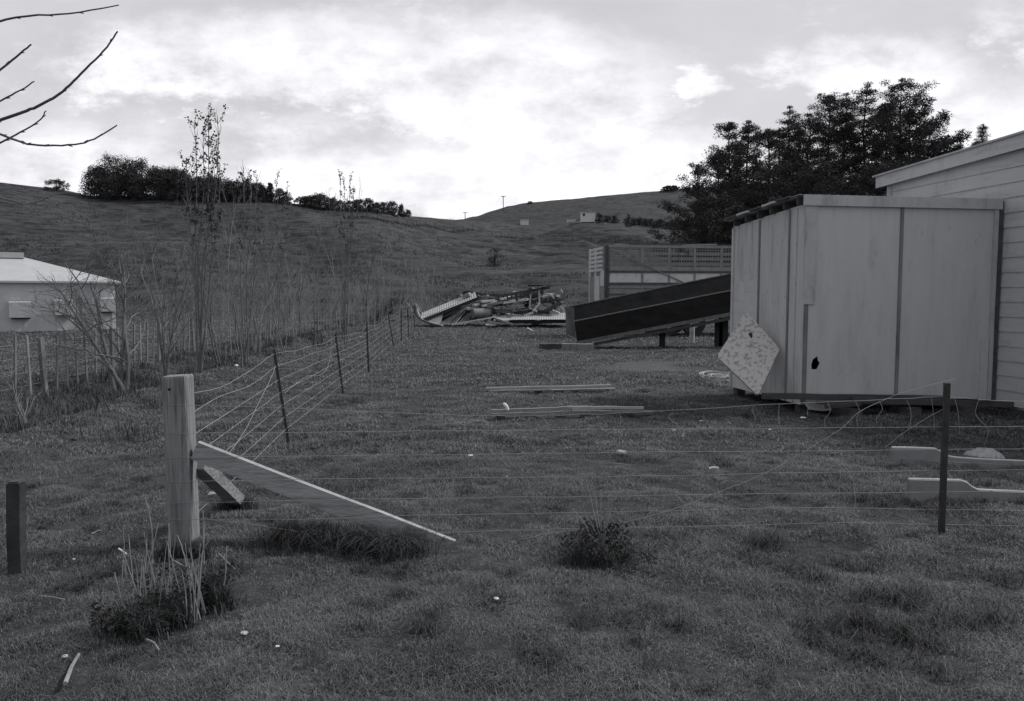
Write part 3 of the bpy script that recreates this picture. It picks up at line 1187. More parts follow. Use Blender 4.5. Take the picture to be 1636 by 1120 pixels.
# dark open eave with rafter ends
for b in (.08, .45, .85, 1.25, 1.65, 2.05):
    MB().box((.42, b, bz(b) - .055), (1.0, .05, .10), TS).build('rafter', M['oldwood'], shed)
MB().box((-.0, D_ / 2, Z1 - .16), (.03, D_ - .1, .012), TS)
# corrugated roof
mb = MB()
nb = 60
a0, a1 = -.12, W_ + .0
vs, fs = [], []
nx = 90
for j in range(2):
    for i in range(nx + 1):
        a = a0 + (a1 - a0) * i / nx
        b = -.03 if j == 0 else D_ + .14
        wv = .009 * math.sin(i * math.pi / 2 + .3)
        vs.append(TS(a, b, bz(b) + .012 + wv))
n1 = len(vs)
vs += [v_ + Vector((0, 0, .006)) for v_ in vs]
for i in range(nx):
    q = (i, i + 1, nx + 1 + i + 1, nx + 1 + i)
    fs += [q, tuple(n1 + k for k in q[::-1])]
    fs += [(i, i + 1, n1 + i + 1, n1 + i), (nx + 1 + i, nx + 2 + i, n1 + nx + 2 + i, n1 + nx + 1 + i)]
fs += [(0, nx + 1, n1 + nx + 1, n1), (nx, 2 * nx + 1, n1 + 2 * nx + 1, n1 + nx)]
mb.add(vs, fs)
mb.build('roof', M['iron'], shed)
for k in range(5):
    b = .2 + .42 * k
    MB().beam(TS(-.13, b, bz(b) + .03), TS(-.13, b + .36, bz(b + .36) + .032), .05, .03, n=3, wob=.006).build('roof_edge_strip', M['trim'] if k % 2 else M['oldwood'], shed)
# loose skirt under the front and dark piles
MB().prism([(0.05, .12), (.12, .02), (.35, -.01), (.55, 0), (.85, .11), (.7, .125)], lambda a, z, c: TS(a, c - .02, z + .01), .012).build('skirt_board', M['sheet'], shed)
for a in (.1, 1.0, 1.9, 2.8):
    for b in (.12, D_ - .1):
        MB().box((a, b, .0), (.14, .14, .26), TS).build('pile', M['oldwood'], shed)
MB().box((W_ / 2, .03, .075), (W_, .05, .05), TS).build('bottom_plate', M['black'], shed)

# timbers lying along the foot of the shed
for k, (p0, p1, w, h, mt) in enumerate([((1210, 628), (1500, 633), .09, .08, 'oldwood'), ((1290, 637), (1490, 640), .08, .04, 'oldwood'), ((1340, 631), (1640, 641), .07, .08, 'oldwood'),
                                        ((1290, 640), (1345, 636), .05, .05, 'oldwood')]):
    q0, q1 = spx(*p0), spx(*p1)
    c0, c1 = TS(q0[0], -.16 - .1 * k, q0[1] - .02), TS(q1[0], -.14 - .1 * k, q1[1] - .02)
    o = MB().beam(c0, c1, w, h, n=6, wob=.006).build('timber_length', M[mt])
    tag(o, ['long dark warped timber lying against the foot of the shed, uppermost', 'dark timber length just below the uppermost one at the shed foot',
            'grey timber length running right past the shed corner', 'short dark timber end under the loose shed skirt'][k], 'timber', 'timbers at the foot of the shed')
for k, a in enumerate((.55, 1.45, 2.3)):
    o = MB().box((a, -.28, .03), (.2, .42, .1), TS).build('support_block', M['oldwood'])
    tag(o, ['dark block under the timbers below the shed hole', 'dark block under the timbers at the middle of the shed', 'dark block under the timbers by the right shed corner'][k], 'block', 'blocks under the shed timbers')

# ------------------------------------------------------------------ weatherboard building
bld = thing('weatherboard_building', TS(W_ + 3, 0, 0), 'white weatherboard building with sloping eave rising behind the store shed', 'building')
BW0 = W_ + .06
S0, S1 = -3.2, 2.62


SLP = .036


def top_at(b):
    return 3.70 + (S1 - b) * SLP


zb = .05
k = 0
expo = .215
lean = .014
while zb < 4.4:
    zt = zb + expo
    # board cut to the slope of the roof
    e = S1 - .10
    bs = S0
    if zb > top_at(S1):
        e = S1 - (zb - top_at(S1)) / SLP - .0
        if e < S0 + .2:
            break
    ztl, ztr = min(zt, top_at(bs)), min(zt, max(zb + .004, top_at(e)))
    pts = [(bs, zb, 0), (e, zb, 0), (e, ztr, 1), (bs, ztl, 1)]
    vs = [TS(BW0 - (lean if not f_ else 0.0) - .004, b, z) for b, z, f_ in pts] + [TS(BW0 + .02, b, z) for b, z, f_ in pts]
    MB().box8(vs[:4] + vs[4:]).build('weatherboard', M['board'], bld)
    zb = zt
    k += 1
MB().box((BW0 + 2.6, (S0 + S1) / 2, 1.8), (5.1, S1 - S0 - .1, 3.6), TS).build('wall_core', M['board'], bld)
MB().box((BW0 - .012, S1 - .05, 1.85), (.05, .11, 3.7), TS).build('corner_board', M['trim'], bld)
# barge board and roof
mb = MB()
P0, P1 = TS(BW0 - .10, S1 + .22, top_at(S1 + .22)), TS(BW0 - .10, S0, top_at(S0))
mb.beam(P0, P1, .03, .20)
mb.build('barge_board', M['board'], bld)
mb = MB().box8([TS(BW0 - .15, S1 + .28, top_at(S1 + .28) + .10), TS(BW0 + 5.4, S1 + .28, top_at(S1 + .28) + .10), TS(BW0 + 5.4, S0, top_at(S0) + .10), TS(BW0 - .15, S0, top_at(S0) + .10),
                TS(BW0 - .15, S1 + .28, top_at(S1 + .28) + .13), TS(BW0 + 5.4, S1 + .28, top_at(S1 + .28) + .13), TS(BW0 + 5.4, S0, top_at(S0) + .13), TS(BW0 - .15, S0, top_at(S0) + .13)])
mb.build('roof', M['iron'], bld)
MB().beam(TS(BW0 - .06, -.035, .1), TS(BW0 - .06, -.035, 3.02), .035, .05, n=5, wob=.004).build('gap_shade_strip', M['oldwood'], bld)  # shade of the gap between shed and building, put in as a dark strip

# ------------------------------------------------------------------ speckled board leaning on the shed
c = [Vector(p) for p in (A(1192, 497, 11.9), A(1246, 557, 11.35), A(1211, 632, 10.95), A(1145, 569, 11.5))]
nrm = (c[1] - c[0]).cross(c[3] - c[0]).normalized()
if nrm.y < 0:
    nrm = -nrm
m = bpy.data.materials.new('speckled_board')
m.use_nodes = True
nt = m.node_tree
b = nt.nodes['Principled BSDF']
b.inputs['Roughness'].default_value = .8
tc = nt.nodes.new('ShaderNodeTexCoord')
n = nt.nodes.new('ShaderNodeTexNoise')
n.inputs['Scale'].default_value = 17
n.inputs['Detail'].default_value = 7
n.inputs['Roughness'].default_value = .6
lk(nt, tc.outputs['Object'], n.inputs['Vector'])
cr = nt.nodes.new('ShaderNodeValToRGB')
cr.color_ramp.elements[0].position = .40
cr.color_ramp.elements[0].color = (.2, .2, .2, 1)
cr.color_ramp.elements[1].position = .50
cr.color_ramp.elements[1].color = (.38, .38, .38, 1)
lk(nt, n.outputs['Fac'], cr.inputs[0])
lk(nt, cr.outputs[0], b.inputs['Base Color'])
M['speckle'] = m
o = thing('leaning_board', c[2], 'square pale board speckled with dark flakes, standing on one corner against the shed', 'board')
rim = []
for i in range(4):
    a_, b_, d_ = c[i], c[(i + 1) % 4], c[(i - 1) % 4]
    rim += [a_.lerp(d_, .04), a_.lerp(b_, .04)]
n8 = len(rim)
bm_ = MB().add(rim + [p + nrm * .045 for p in rim], [tuple(range(n8)), tuple(range(2 * n8 - 1, n8 - 1, -1))] + [(i, (i + 1) % n8, n8 + (i + 1) % n8, n8 + i) for i in range(n8)])
bm_.build('panel', M['speckle'], o)
h0 = A(1197, 538, 11.45)
eu, ev = (c[1] - c[0]).normalized(), (c[3] - c[0]).normalized()
hc = c[0] + (c[2] - c[0]) * .30 + (c[1] - c[3]) * .02
mb = MB().add([hc + eu * math.cos(t) * .045 * s_ + ev * math.sin(t) * .035 * s_ - nrm * .003 for t, s_ in zip(np.linspace(0, 2 * math.pi, 9)[:-1], (1, 1.3, .8, 1.2, 1, .7, 1.3, .9))]
              + [hc + eu * math.cos(t) * .045 * s_ + ev * math.sin(t) * .035 * s_ + nrm * .02 for t, s_ in zip(np.linspace(0, 2 * math.pi, 9)[:-1], (1, 1.3, .8, 1.2, 1, .7, 1.3, .9))],
              [tuple(range(8)), tuple(range(15, 7, -1))] + [(i, (i + 1) % 8, 8 + (i + 1) % 8, 8 + i) for i in range(8)])
mb.build('hole', M['black'], o)

# pale coil of hose and wire beside it
cc_ = G(1150, 604)
o = MB()
for k in range(9):
    r_ = random.uniform(.18, .42)
    pts = []
    cx_, cy_ = random.uniform(-.1, .1), random.uniform(-.15, .15)
    for t in np.linspace(0, 2 * math.pi * random.uniform(.7, 1), 22):
        x_, y_ = cc_.x + cx_ + r_ * 1.0 * math.cos(t + k), cc_.y + cy_ + r_ * .9 * math.sin(t + k)
        pts.append(Vector((x_, y_, th(x_, y_) + .03 + .012 * k)))
    o.tube(pts, .008, 5)
tag(o.build('hose_coil', M['board']), 'pale loose coil of hose lying on the grass left of the leaning board', 'hose')

# ------------------------------------------------------------------ loading chute
CHD = 24.0
ch_ = thing('loading_chute', G(925, 556), 'long dark tarred loading chute sloping up to the right, end resting on timbers', 'loading chute')


def quadslab(pts, th_, name, mt, parent, d=Vector((0, 1, 0))):
    pts = [Vector(p) for p in pts]
    n_ = len(pts)
    return MB().add(pts + [p + d * th_ for p in pts], [tuple(range(n_)), tuple(range(2 * n_ - 1, n_ - 1, -1))] + [(i, (i + 1) % n_, n_ + (i + 1) % n_, n_ + i) for i in range(n_)]).build(name, mt, parent)


def cpt(px, py, far=0):
    return A(px, py, CHD + far)


# near side: planked wall, rim on top, rail at the bottom
nearT0, nearT1 = cpt(918, 514), cpt(1260, 447)
nearB0, nearB1 = cpt(922, 549), cpt(1260, 485)
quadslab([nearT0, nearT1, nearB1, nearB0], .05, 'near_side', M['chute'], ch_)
for t in (.34, .68):
    a_, b_ = nearT0.lerp(nearB0, t), nearT1.lerp(nearB1, t)
    MB().beam(a_ - Vector((0, .006, 0)), b_ - Vector((0, .006, 0)), .012, .012).build('plank_joint', M['black'], ch_)
MB().beam(nearT0 + Vector((0, .02, .02)), nearT1 + Vector((0, .02, .02)), .09, .035, n=8, wob=.004).build('rim', M['chute2'], ch_)
MB().beam(nearB0 + Vector((0, -.04, .02)), nearB1 + Vector((0, -.04, .02)), .12, .10, n=8, wob=.005).build('bottom_rail', M['chute2'], ch_)
MB().beam(nearB0 + Vector((.15, -.0, -.09)), nearB1 + Vector((0, 0, -.12)), .10, .09).build('under_rail', M['oldwood'], ch_)
farT0, farT1 = cpt(903, 492, 1.3), cpt(1260, 419, 1.3)
farB0, farB1 = cpt(905, 522, 1.3), cpt(1260, 452, 1.3)
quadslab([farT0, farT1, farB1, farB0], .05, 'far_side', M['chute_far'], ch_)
MB().beam(farT0 + Vector((0, 0, .02)), farT1 + Vector((0, 0, .02)), .08, .035, n=8, wob=.004).build('rim', M['chute2'], ch_)
quadslab([nearB0 + Vector((0, .03, .05)), nearB1 + Vector((0, .03, .05)), farB1, farB0], .04, 'floor', M['oldwood'], ch_, Vector((0, 0, -1)))
quadslab([cpt(903, 491, .6), cpt(917, 491, .6), cpt(920, 545, .3), cpt(905, 538, .3)], .04, 'end_plate', M['crate_d'], ch_)
quadslab([cpt(906, 534, -.05), cpt(921, 541, -.05), cpt(925, 550, -.05)], .04, 'end_gusset', M['crate'], ch_)
for tx, ty, by, w in [(1048, 526, 552, .16), (1138, 510, 553, .22), (1157, 508, 556, .28)]:
    g = G(tx, by)
    MB().box(((g.x), CHD + .4, (A(tx, ty, CHD + .4).z) / 2 - .05), (w, .16, A(tx, ty, CHD + .4).z + .1)).build('leg', M['black'], ch_)
# timbers under the toe
for k, (x0, x1, y0, y1, D, mt, lb) in enumerate([(862, 900, 549, 560, 23.6, 'oldwood', 'short dark timber block under the left toe of the chute'),
                                                 (898, 948, 552, 564, 23.2, 'trimdark', 'grey timber block under the point of the chute'),
                                                 (888, 925, 562, 564, 22.6, 'plank', 'pale thin lath lying in front of the chute blocks')]):
    a_, b_ = A(x0, y0, D), A(x1, y1, D)
    hh = max(.03, a_.z - b_.z)
    zc_ = max(th(a_.x, D) + hh / 2 - .02, (a_.z + b_.z) / 2)
    o = MB().beam((a_.x, D, zc_), (b_.x, D + .05, zc_ - .01), .3 if k < 2 else .06, hh, n=4, wob=.008).build('timber_block', M[mt])
    tag(o, lb, 'timber')
g = G(1106, 545)
o = thing('white_drum', (A(1106, 530, 27).x, 27, 0), 'small pale drum standing in the shadow beneath the chute', 'drum')
a_ = A(1106, 519, 27)
MB().tube([(a_.x, 27, 0), (a_.x, 27, a_.z)], .085, 14).build('body', M['crate_w'], o)
MB().tube([(a_.x, 27, a_.z - .01), (a_.x, 27, a_.z + .02)], .092, 14).build('rim', M['crate'], o)

# ------------------------------------------------------------------ stock crate on trailer
ca = R(10)
cO = Vector(((971 - 818) / F * 31, 31, 0))
cX = Vector((math.cos(ca), math.sin(ca), 0))
cY = Vector((-math.sin(ca), math.cos(ca), 0))


def TC(a, b, c):
    return cO + cX * a + cY * b + Vector((0, 0, c))


def cz(py):
    return A(975, py, 31).z


cr_ = thing('stock_crate', TC(4, 1.4, 0), 'tall slatted livestock crate on a trailer with pale panels and wire mesh sides', 'stock crate')
CL, CW = 9.0, 2.6
zt, zb_, zbot = cz(392), cz(434), cz(486)
for i, a in enumerate([0, 1.42, 2.55, 3.65, 4.8, 5.95, 7.1, 8.1, 9.0]):
    MB().box((a, 0, (zt + zbot) / 2), (.09, .07, zt - zbot), TC).build('upright', M['crate'] if i else M['crate_d'], cr_)
for py, h, mt in [(393, .10, 'crate'), (434, .09, 'crate_d'), (453, .09, 'crate_d'), (459, .05, 'crate'), (470, .05, 'crate_d'), (484, .14, 'crate_d')]:
    MB().box((CL / 2, -.025, cz(py)), (CL, .05, h), TC).build('rail', M[mt], cr_)
MB().box((CL / 2, .0, cz(430)), (CL, .03, .22), TC).build('mesh_backing_board', M['crate'], cr_)
MB().box((CL / 2, .0, cz(444)), (CL, .03, cz(436) - cz(452)), TC).build('side_panel', M['crate_w'], cr_)
MB().box((CL / 2, .01, cz(470)), (CL, .03, cz(455) - cz(485)), TC).build('side_panel', M['crate'], cr_)
mb = MB()
for i in range(80):
    a = .05 + i * (CL - .1) / 79
    mb.box((a, 0, (cz(395) + cz(428)) / 2), (.035, .012, cz(395) - cz(428)), TC)
for py in np.linspace(398, 427, 8):
    mb.box((CL / 2, .014, cz(py)), (CL, .012, .035), TC)
mb.build('mesh', M['trimdark'], cr_)
mb = MB()
for py in np.linspace(398, 427, 4):
    mb.box((CL / 2, CW, cz(py)), (CL, .03, .13), TC)
mb.build('far_slats', M['crate'], cr_)
MB().box((CL / 2, CW, cz(455)), (CL, .04, cz(435) - cz(485)), TC).build('far_side', M['crate'], cr_)
MB().beam(TC(.15, -.06, cz(400)), TC(3.4, -.06, cz(455)), .02, .045).build('stay_bar', M['trimdark'], cr_)
MB().beam(TC(3.0, -.06, cz(396)), TC(3.4, -.06, cz(405)), .03, .06).build('stay_bar', M['crate_d'], cr_)
# end: slats above, panels below
for j, b in enumerate([.30, .95, 1.7, 2.55]):
    MB().box((-.04, b, (zt + zbot) / 2), (.06, .09, zt - zbot), TC).build('end_upright', [M['crate_d'], M['crate'], M['crate_w'], M['crate_w']][j], cr_)
for py in (395, 402, 409, 416, 423, 430):
    MB().box((-.06, CW * .62, cz(py)), (.035, CW * .76, .10), TC).build('end_slat', M['crate_w'], cr_)
MB().box((-.05, .62, cz(444)), (.03, .58, cz(430) - cz(455)), TC).build('end_panel', M['crate_w'], cr_)
MB().box((-.05, .62, cz(470)), (.03, .58, cz(458) - cz(484)), TC).build('end_panel', M['crate'], cr_)
MB().box((-.05, 1.33, cz(462)), (.03, .64, cz(440) - cz(484)), TC).build('end_panel', M['crate_w'], cr_)
MB().box((-.05, 2.13, cz(462)), (.03, .70, cz(440) - cz(484)), TC).build('end_panel', M['crate'], cr_)
MB().box((-.02, .12, (zt + zbot) / 2), (.16, .22, zt - zbot), TC).build('corner_post', M['crate_d'], cr_)
# top: poles and battens thrown along the roof rail
for k in range(9):
    a = k * 1.0
    MB().beam(TC(a + random.uniform(-.3, .3), random.uniform(0, .7), zt + .04 + .02 * (k % 3)), TC(a + 1.6, random.uniform(0, .7), zt + .06 + .02 * (k % 2)), .07, .07, n=3, wob=.02).build('roof_bar', M['crate_d'] if k % 3 else M['crate'], cr_)
# trailer
MB().box((CL / 2, CW / 2, zbot - .1), (CL, CW - .1, .14), TC).build('deck', M['crate_d'], cr_)
MB().box((CL / 2, CW / 2, zbot - .35), (CL - .4, .9, .3), TC).build('chassis', M['crate_d'], cr_)
for a in (2.6, 3.75, 7.4):
    for b in (.15, CW - .35):
        MB().tube([TC(a, b, .5), TC(a, b + .22, .5)], .5, 20).build('wheel', M['rubber'], cr_)
# wheels' hubs sit proud
    MB().tube([TC(a, .12, .5), TC(a, .15, .5)], .2, 12).build('hub', M['crate'], cr_)

# ------------------------------------------------------------------ debris heap
HD = 42.0


def hp(px, py, d=0.0):
    return A(px, py, HD + d)


def plank(p0, p1, d0, d1, w, h, mt, label, name='plank', group='boards in the debris heap', up=(0, 0, 1)):
    o_ = MB().beam(hp(p0[0], p0[1], d0), hp(p1[0], p1[1], d1), w, h, up=up, n=4, wob=.01).build(name, M[mt])
    return tag(o_, label, 'board', group)


def sheet(c4, label, mt='iron', amp=.03, n_=26, group=None):
    """corrugated sheet through four corners"""
    a0_, a1_, b1_, b0_ = [Vector(p) for p in c4]
    nn = (a1_ - a0_).cross(b0_ - a0_).normalized()
    vs_, fs_ = [], []
    for i in range(n_ * 4 + 1):
        t = i / (n_ * 4)
        w_ = nn * amp * math.sin(i * math.pi / 2)
        vs_ += [a0_.lerp(a1_, t) + w_, b0_.lerp(b1_, t) + w_, a0_.lerp(a1_, t) + w_ + nn * .01, b0_.lerp(b1_, t) + w_ + nn * .01]
    for i in range(n_ * 4):
        k_ = 4 * i
        fs_ += [(k_, k_ + 4, k_ + 5, k_ + 1), (k_ + 2, k_ + 3, k_ + 7, k_ + 6), (k_, k_ + 2, k_ + 6, k_ + 4), (k_ + 1, k_ + 5, k_ + 7, k_ + 3)]
    fs_ += [(0, 1, 3, 2), (4 * n_ * 4, 4 * n_ * 4 + 2, 4 * n_ * 4 + 3, 4 * n_ * 4 + 1)]
    return tag(MB().add(vs_, fs_).build('roofing_sheet', M[mt]), label, 'roofing sheet', group)


M['iron_pale'] = mat('pale_old_iron', .27, .55, .2, 3, .1, 30, dark=.18)
sheet([hp(672, 511, -1.0), hp(762, 475, -.6), hp(759, 466, .7), hp(674, 500, .4)], 'long pale corrugated sheet propped at the left end of the debris heap', 'iron_pale', .012, 24)
plank((676, 512), (765, 474), -.9, -.2, .12, .22, 'oldwood', 'dark beam under the pale propped corrugated sheet')
plank((690, 514), (782, 474), -.3, .6, .25, .12, 'trimdark', 'broad grey beam behind the fanned laths')
plank((697, 509), (745, 482), .5, 1.2, .3, .10, 'plank', 'wide pale board above the fanned laths')
quad = quadslab([hp(684, 518, -1.0), hp(704, 517, -1.0), hp(708, 501, -.6), hp(690, 501, -.6)], .05, 'sheet_offcut', M['crate_w'], None)
tag(quad, 'small pale square offcut at the left foot of the debris heap', 'offcut')
for k in range(9):
    x0 = 700 + k * 5.2
    x1 = x0 + 22 + (4 - k) * 1.2 + (18 if k < 3 else 0)
    plank((x0, 519), (x1, 497 - (k % 3) * 2 - (6 if k < 3 else 0)), -1.2, .2, .05, .06, 'plank' if k % 2 else 'trimdark', 'thin lath standing in the fan at the front of the debris heap', 'lath', 'fanned laths in the debris heap')
plank((722, 519), (792, 506), -1.5, -1.2, .12, .06, 'crate_w', 'long white board lying along the front foot of the debris heap')
plank((776, 519), (792, 519), -1.6, -1.5, .3, .06, 'white', 'short white board end on the grass before the debris heap')
# drum
o = thing('steel_drum', hp(768, 508), 'pale dented drum lying on its side in the middle of the debris heap', 'drum')
MB().tube([hp(755, 501, -.6), hp(768, 500.5, -.4), hp(783, 500, -.2)], .27, 16).build('body', M['trimdark'], o)
MB().tube([hp(782, 500, -.2), hp(785, 500, -.17)], .285, 16).build('end_rim', M['oldwood'], o)
for k, (a_, b_) in enumerate([((768, 482), (790, 480)), ((770, 489), (795, 482)), ((745, 494), (765, 489)), ((756, 488), (768, 485)), ((800, 478), (815, 475)), ((803, 484), (822, 481)), ((830, 480), (842, 478))]):
    plank(a_, b_, -.3, .1, .25, .11, 'crate_w', ['pale board end above the drum in the heap', 'pale board leaning up right of the drum', 'pale board left of the drum', 'short pale block just above the drum', 'pale block under the dark upper frame', 'pale slab right of centre in the heap', 'small pale block near the right frame'][k], 'board_offcut', 'pale offcuts in the debris heap')
plank((741, 467), (812, 474), .6, .9, .14, .14, 'oldwood', 'dark pole lying across the back of the debris heap')
plank((739, 469), (752, 467), .5, .5, .4, .2, 'black', 'dark lump of timber at the top of the propped sheet')
# dark slatted frame sloping up to the right
fr_ = thing('slatted_frame', hp(840, 470), 'dark slatted timber frame sloping up across the top of the heap', 'timber frame')
MB().beam(hp(792, 474, -.2), hp(879, 459, -.2), .12, .14, n=4, wob=.02).build('rail', M['oldwood'], fr_)
MB().beam(hp(795, 480, -.1), hp(868, 467, -.1), .12, .12, n=4, wob=.02).build('rail', M['oldwood'], fr_)
for k in range(11):
    x_ = 796 + k * 7
    MB().beam(hp(x_, 482 - k * 1.1, -.15), hp(x_ + 1, 471 - k * 1.2, -.15), .09, .09).build('slat', M['oldwood'], fr_)
pl = thing('pallet', hp(857, 458), 'small broken pallet perched on the highest point of the heap', 'pallet')
MB().beam(hp(843, 459, -.3), hp(873, 457, -.3), .5, .05).build('deck_board', M['trimdark'], pl)
MB().beam(hp(846, 455, -.3), hp(870, 454.5, -.3), .4, .04).build('deck_board', M['trimdark'], pl)
for x_ in (848, 856, 864):
    MB().beam(hp(x_, 459, -.3), hp(x_, 454.5, -.3), .08, .3).build('bearer', M['oldwood'], pl)
# bent tubular frame
tf = thing('tubular_frame', hp(875, 495), 'pale bent tubular frame at the right of the debris heap', 'metal frame')
MB().tube(smooth_path([hp(865, 474), hp(870, 470), hp(880, 471), hp(885, 478), hp(893, 495)], 4), .04, 7).build('tube', M['iron'], tf)
MB().tube(smooth_path([hp(872, 473, .3), hp(878, 474, .3), hp(882, 482, .3), hp(888, 496, .3)], 4), .045, 7).build('tube', M['crate_d'], tf)
MB().tube([hp(848, 470, -.2), hp(846, 492, -.3), hp(858, 498, -.5)], .05, 6).build('tube', M['iron'], tf)
MB().tube([hp(861, 462, -.2), hp(862, 485, -.3), hp(852, 497, -.5)], .05, 6).build('tube', M['iron'], tf)
MB().tube(smooth_path([hp(886, 488, -.2), hp(894, 490, -.3), hp(900, 494, -.3), hp(901, 500, -.3)], 3), .05, 6).build('tube', M['iron_pale'], tf)
# sheets lying to the right
sheet([hp(788, 512, -2.2), hp(845, 512, -2.2), hp(848, 501, 1.5), hp(795, 501, 1.5)], 'pale corrugated sheet lying flat before the drum', 'iron_pale', .009, 16)
sheet([hp(815, 511, -2.4), hp(914, 510.5, -2.4), hp(912, 500, 1.5), hp(822, 500.5, 1.5)], 'long pale corrugated sheet lying flat at the right of the heap', 'iron_pale', .009, 26)
plank((812, 515), (915, 514), -2.0, -2.0, .1, .14, 'oldwood', 'dark bearer under the flat corrugated sheets')
plank((882, 517.5), (925, 517), -2.2, -2.2, .12, .07, 'crate_w', 'white board showing beneath the right flat sheet')
plank((790, 509), (820, 519), -2.4, -2.6, .12, .1, 'trimdark', 'grey board sloping down over the flat sheets')
plank((815, 519), (838, 518), -2.6, -2.6, .1, .08, 'trimdark', 'grey board end on the ground before the flat sheets')
plank((842, 524), (853, 529), -5, -5.6, .05, .04, 'crate_w', 'thin white stick alone on the grass before the heap', 'stick')
# curved timbers at the left toe
for k, off_ in enumerate((0, 4)):
    o = MB().tube(smooth_path([hp(663 + off_, 488 + off_, -.6), hp(664 + off_, 500, -.7), hp(672 + off_, 510 + off_ / 2, -1), hp(688 + off_, 517, -1.2), hp(704 + off_, 520.5, -1.4)], 4), .055, 7).build('bent_pipe', M['iron'] if k else M['oldwood'])
    tag(o, ['dark bent pipe curling up at the left toe of the heap', 'paler bent pipe just inside the dark one at the heap toe'][k], 'pipe', 'bent pipes at the debris heap')
for k, (x_, y_) in enumerate([(650, 484), (663, 485)]):
    o = MB().tube([hp(x_ + 9, y_ + 14, -3), hp(x_ + 5, y_ + 6, -3), hp(x_, y_, -3)], .035, 6).build('stick', M['iron_pale'])
    tag(o, ['pale topped stick left of the last fence posts', 'pale topped stick right of the last fence posts'][k], 'stick')
# tangle of boards inside the heap
random.seed(21)
for k in range(105):
    x_ = random.uniform(703, 893)
    top_ = (468 - (x_ - 745) * .05) if x_ > 745 else 503 - (x_ - 690) * .56
    y_ = top_ + 4 + (510 - top_) * random.random() ** 1.1
    L_ = random.uniform(9, 40)
    a_ = random.gauss(-.12, .28)
    d_ = random.uniform(0, 1.8)
    mt = random.choice(['oldwood', 'oldwood', 'trimdark', 'trimdark', 'plank', 'plank', 'crate_d', 'crate_w'])
    lb = {'oldwood': 'dark old board jumbled inside the debris heap', 'trimdark': 'grey weathered board jumbled inside the debris heap', 'plank': 'light grey board jumbled inside the debris heap',
          'crate_w': 'white painted board jumbled inside the debris heap', 'crate_d': 'blackened board jumbled inside the debris heap'}[mt]
    o = MB().beam(hp(x_ - L_ / 2 * math.cos(a_), y_ - L_ / 2 * math.sin(a_), d_), hp(x_ + L_ / 2 * math.cos(a_), y_ + L_ / 2 * math.sin(a_), d_ + random.uniform(-.5, .5)),
                  random.uniform(.15, .5), random.uniform(.08, .24), n=2, wob=.01).build('board', M[mt])
    tag(o, lb, 'board', 'jumbled ' + mt.replace('oldwood', 'dark').replace('trimdark', 'grey').replace('plank', 'light').replace('crate_d', 'blackened').replace('crate_w', 'white') + ' boards in the debris heap')

# ------------------------------------------------------------------ stacked battens in the paddock
def stack(pairs, blocks, lbl, where):
    for k, (x0, y0, x1, y1, D, h, mt) in enumerate(pairs):
        a_, b_ = A(x0, y0, D), A(x1, y1, D + .12)
        o_ = MB().beam(a_, b_, .05, h, n=8, wob=.004).build('long_batten', M[mt])
        tag(o_, lbl[k], 'batten', 'long battens ' + where)
    for k, (x_, y_) in enumerate(blocks):
        Db = pairs[0][4] + .02
        g_ = A(x_, y_, Db)
        z_ = th(g_.x, g_.y)
        o_ = MB().beam((g_.x - .06, Db, z_ + .005), (g_.x + .06, Db + .01, z_ + .005), .12, .08, n=2, wob=.005).build('bearer_block', M['oldwood'])
        tag(o_, 'small dark bearer block under the long battens ' + where, 'block', 'bearer blocks ' + where)


stack([(776, 620.5, 976, 616, 13.05, .035, 'iron_pale'), (782, 625, 983, 620.5, 12.95, .022, 'plank'), (880, 623, 983, 621, 12.85, .02, 'plank')],
      [(800, 629), (860, 628), (893, 627), (918, 626), (975, 624)],
      ['topmost pale batten of the far stack in the paddock', 'lower grey batten of the far stack in the paddock', 'short grey batten at the right of the far stack'], 'in the far stack')
stack([(786, 656.5, 915, 651.5, 10.45, .035, 'plank'), (787, 662, 912, 657.5, 10.4, .02, 'plank'), (906, 650.5, 1028, 651.5, 10.5, .035, 'iron_pale'), (914, 656.5, 1042, 657.5, 10.45, .02, 'plank')],
      [(800, 670), (849, 669), (895, 661), (935, 662), (1033, 665), (1020, 661)],
      ['upper left batten of the near stack, where the white scrap stands', 'lower left batten of the near stack', 'upper right pale batten of the near stack', 'lower right batten of the near stack'], 'in the near stack')
w0, w1 = A(804, 644, 10.42), A(812, 656, 10.4)
o = MB().tube(smooth_path([w0, w0.lerp(w1, .5) + Vector((.01, 0, .006)), w1], 4), [.008, .018, .022, .024, .024, .023, .022, .02, .012], 8).build('white_scrap', M['white'])
tag(o, 'small bright white upright scrap standing on the near batten stack', 'scrap')

# ------------------------------------------------------------------ moulded concrete panels, lower right
def moulded(outline, D, name, label, rib):
    o_ = thing(name, A(outline[0][0] + 60, outline[-1][1], D), label, 'concrete panel', 'moulded panels by the right fence post')
    pts = [A(x, y, D) for x, y in outline]
    zs = min(th(p.x, D) for p in pts) - .03
    n_ = len(pts)
    body = MB().add(pts + [p + Vector((0, .055, 0)) for p in pts], [])
    loops = [[Vector((p.x, p.z, 0)) for p in pts]]
    tr = geometry.tessellate_polygon(loops)
    body.f += [tuple(t) for t in tr] + [tuple(i + n_ for i in t[::-1]) for t in tr]
    body.f += [(i, (i + 1) % n_, n_ + (i + 1) % n_, n_ + i) for i in range(n_)]
    body.build('panel', M['concrete'], o_)
    # pale rim along the top
    k_ = len(outline) - 2
    tp = [A(x, y, D) + Vector((0, .026, .004)) for x, y in outline[:k_]]
    MB().tube(tp, .009, 6).build('top_rim', M['white2'], o_)
    if rib:
        MB().beam(A(rib[0], rib[1], D) - Vector((0, .012, 0)), A(rib[2], rib[3], D) - Vector((0, .012, 0)), .03, .05).build('rib', M['trimdark'], o_)


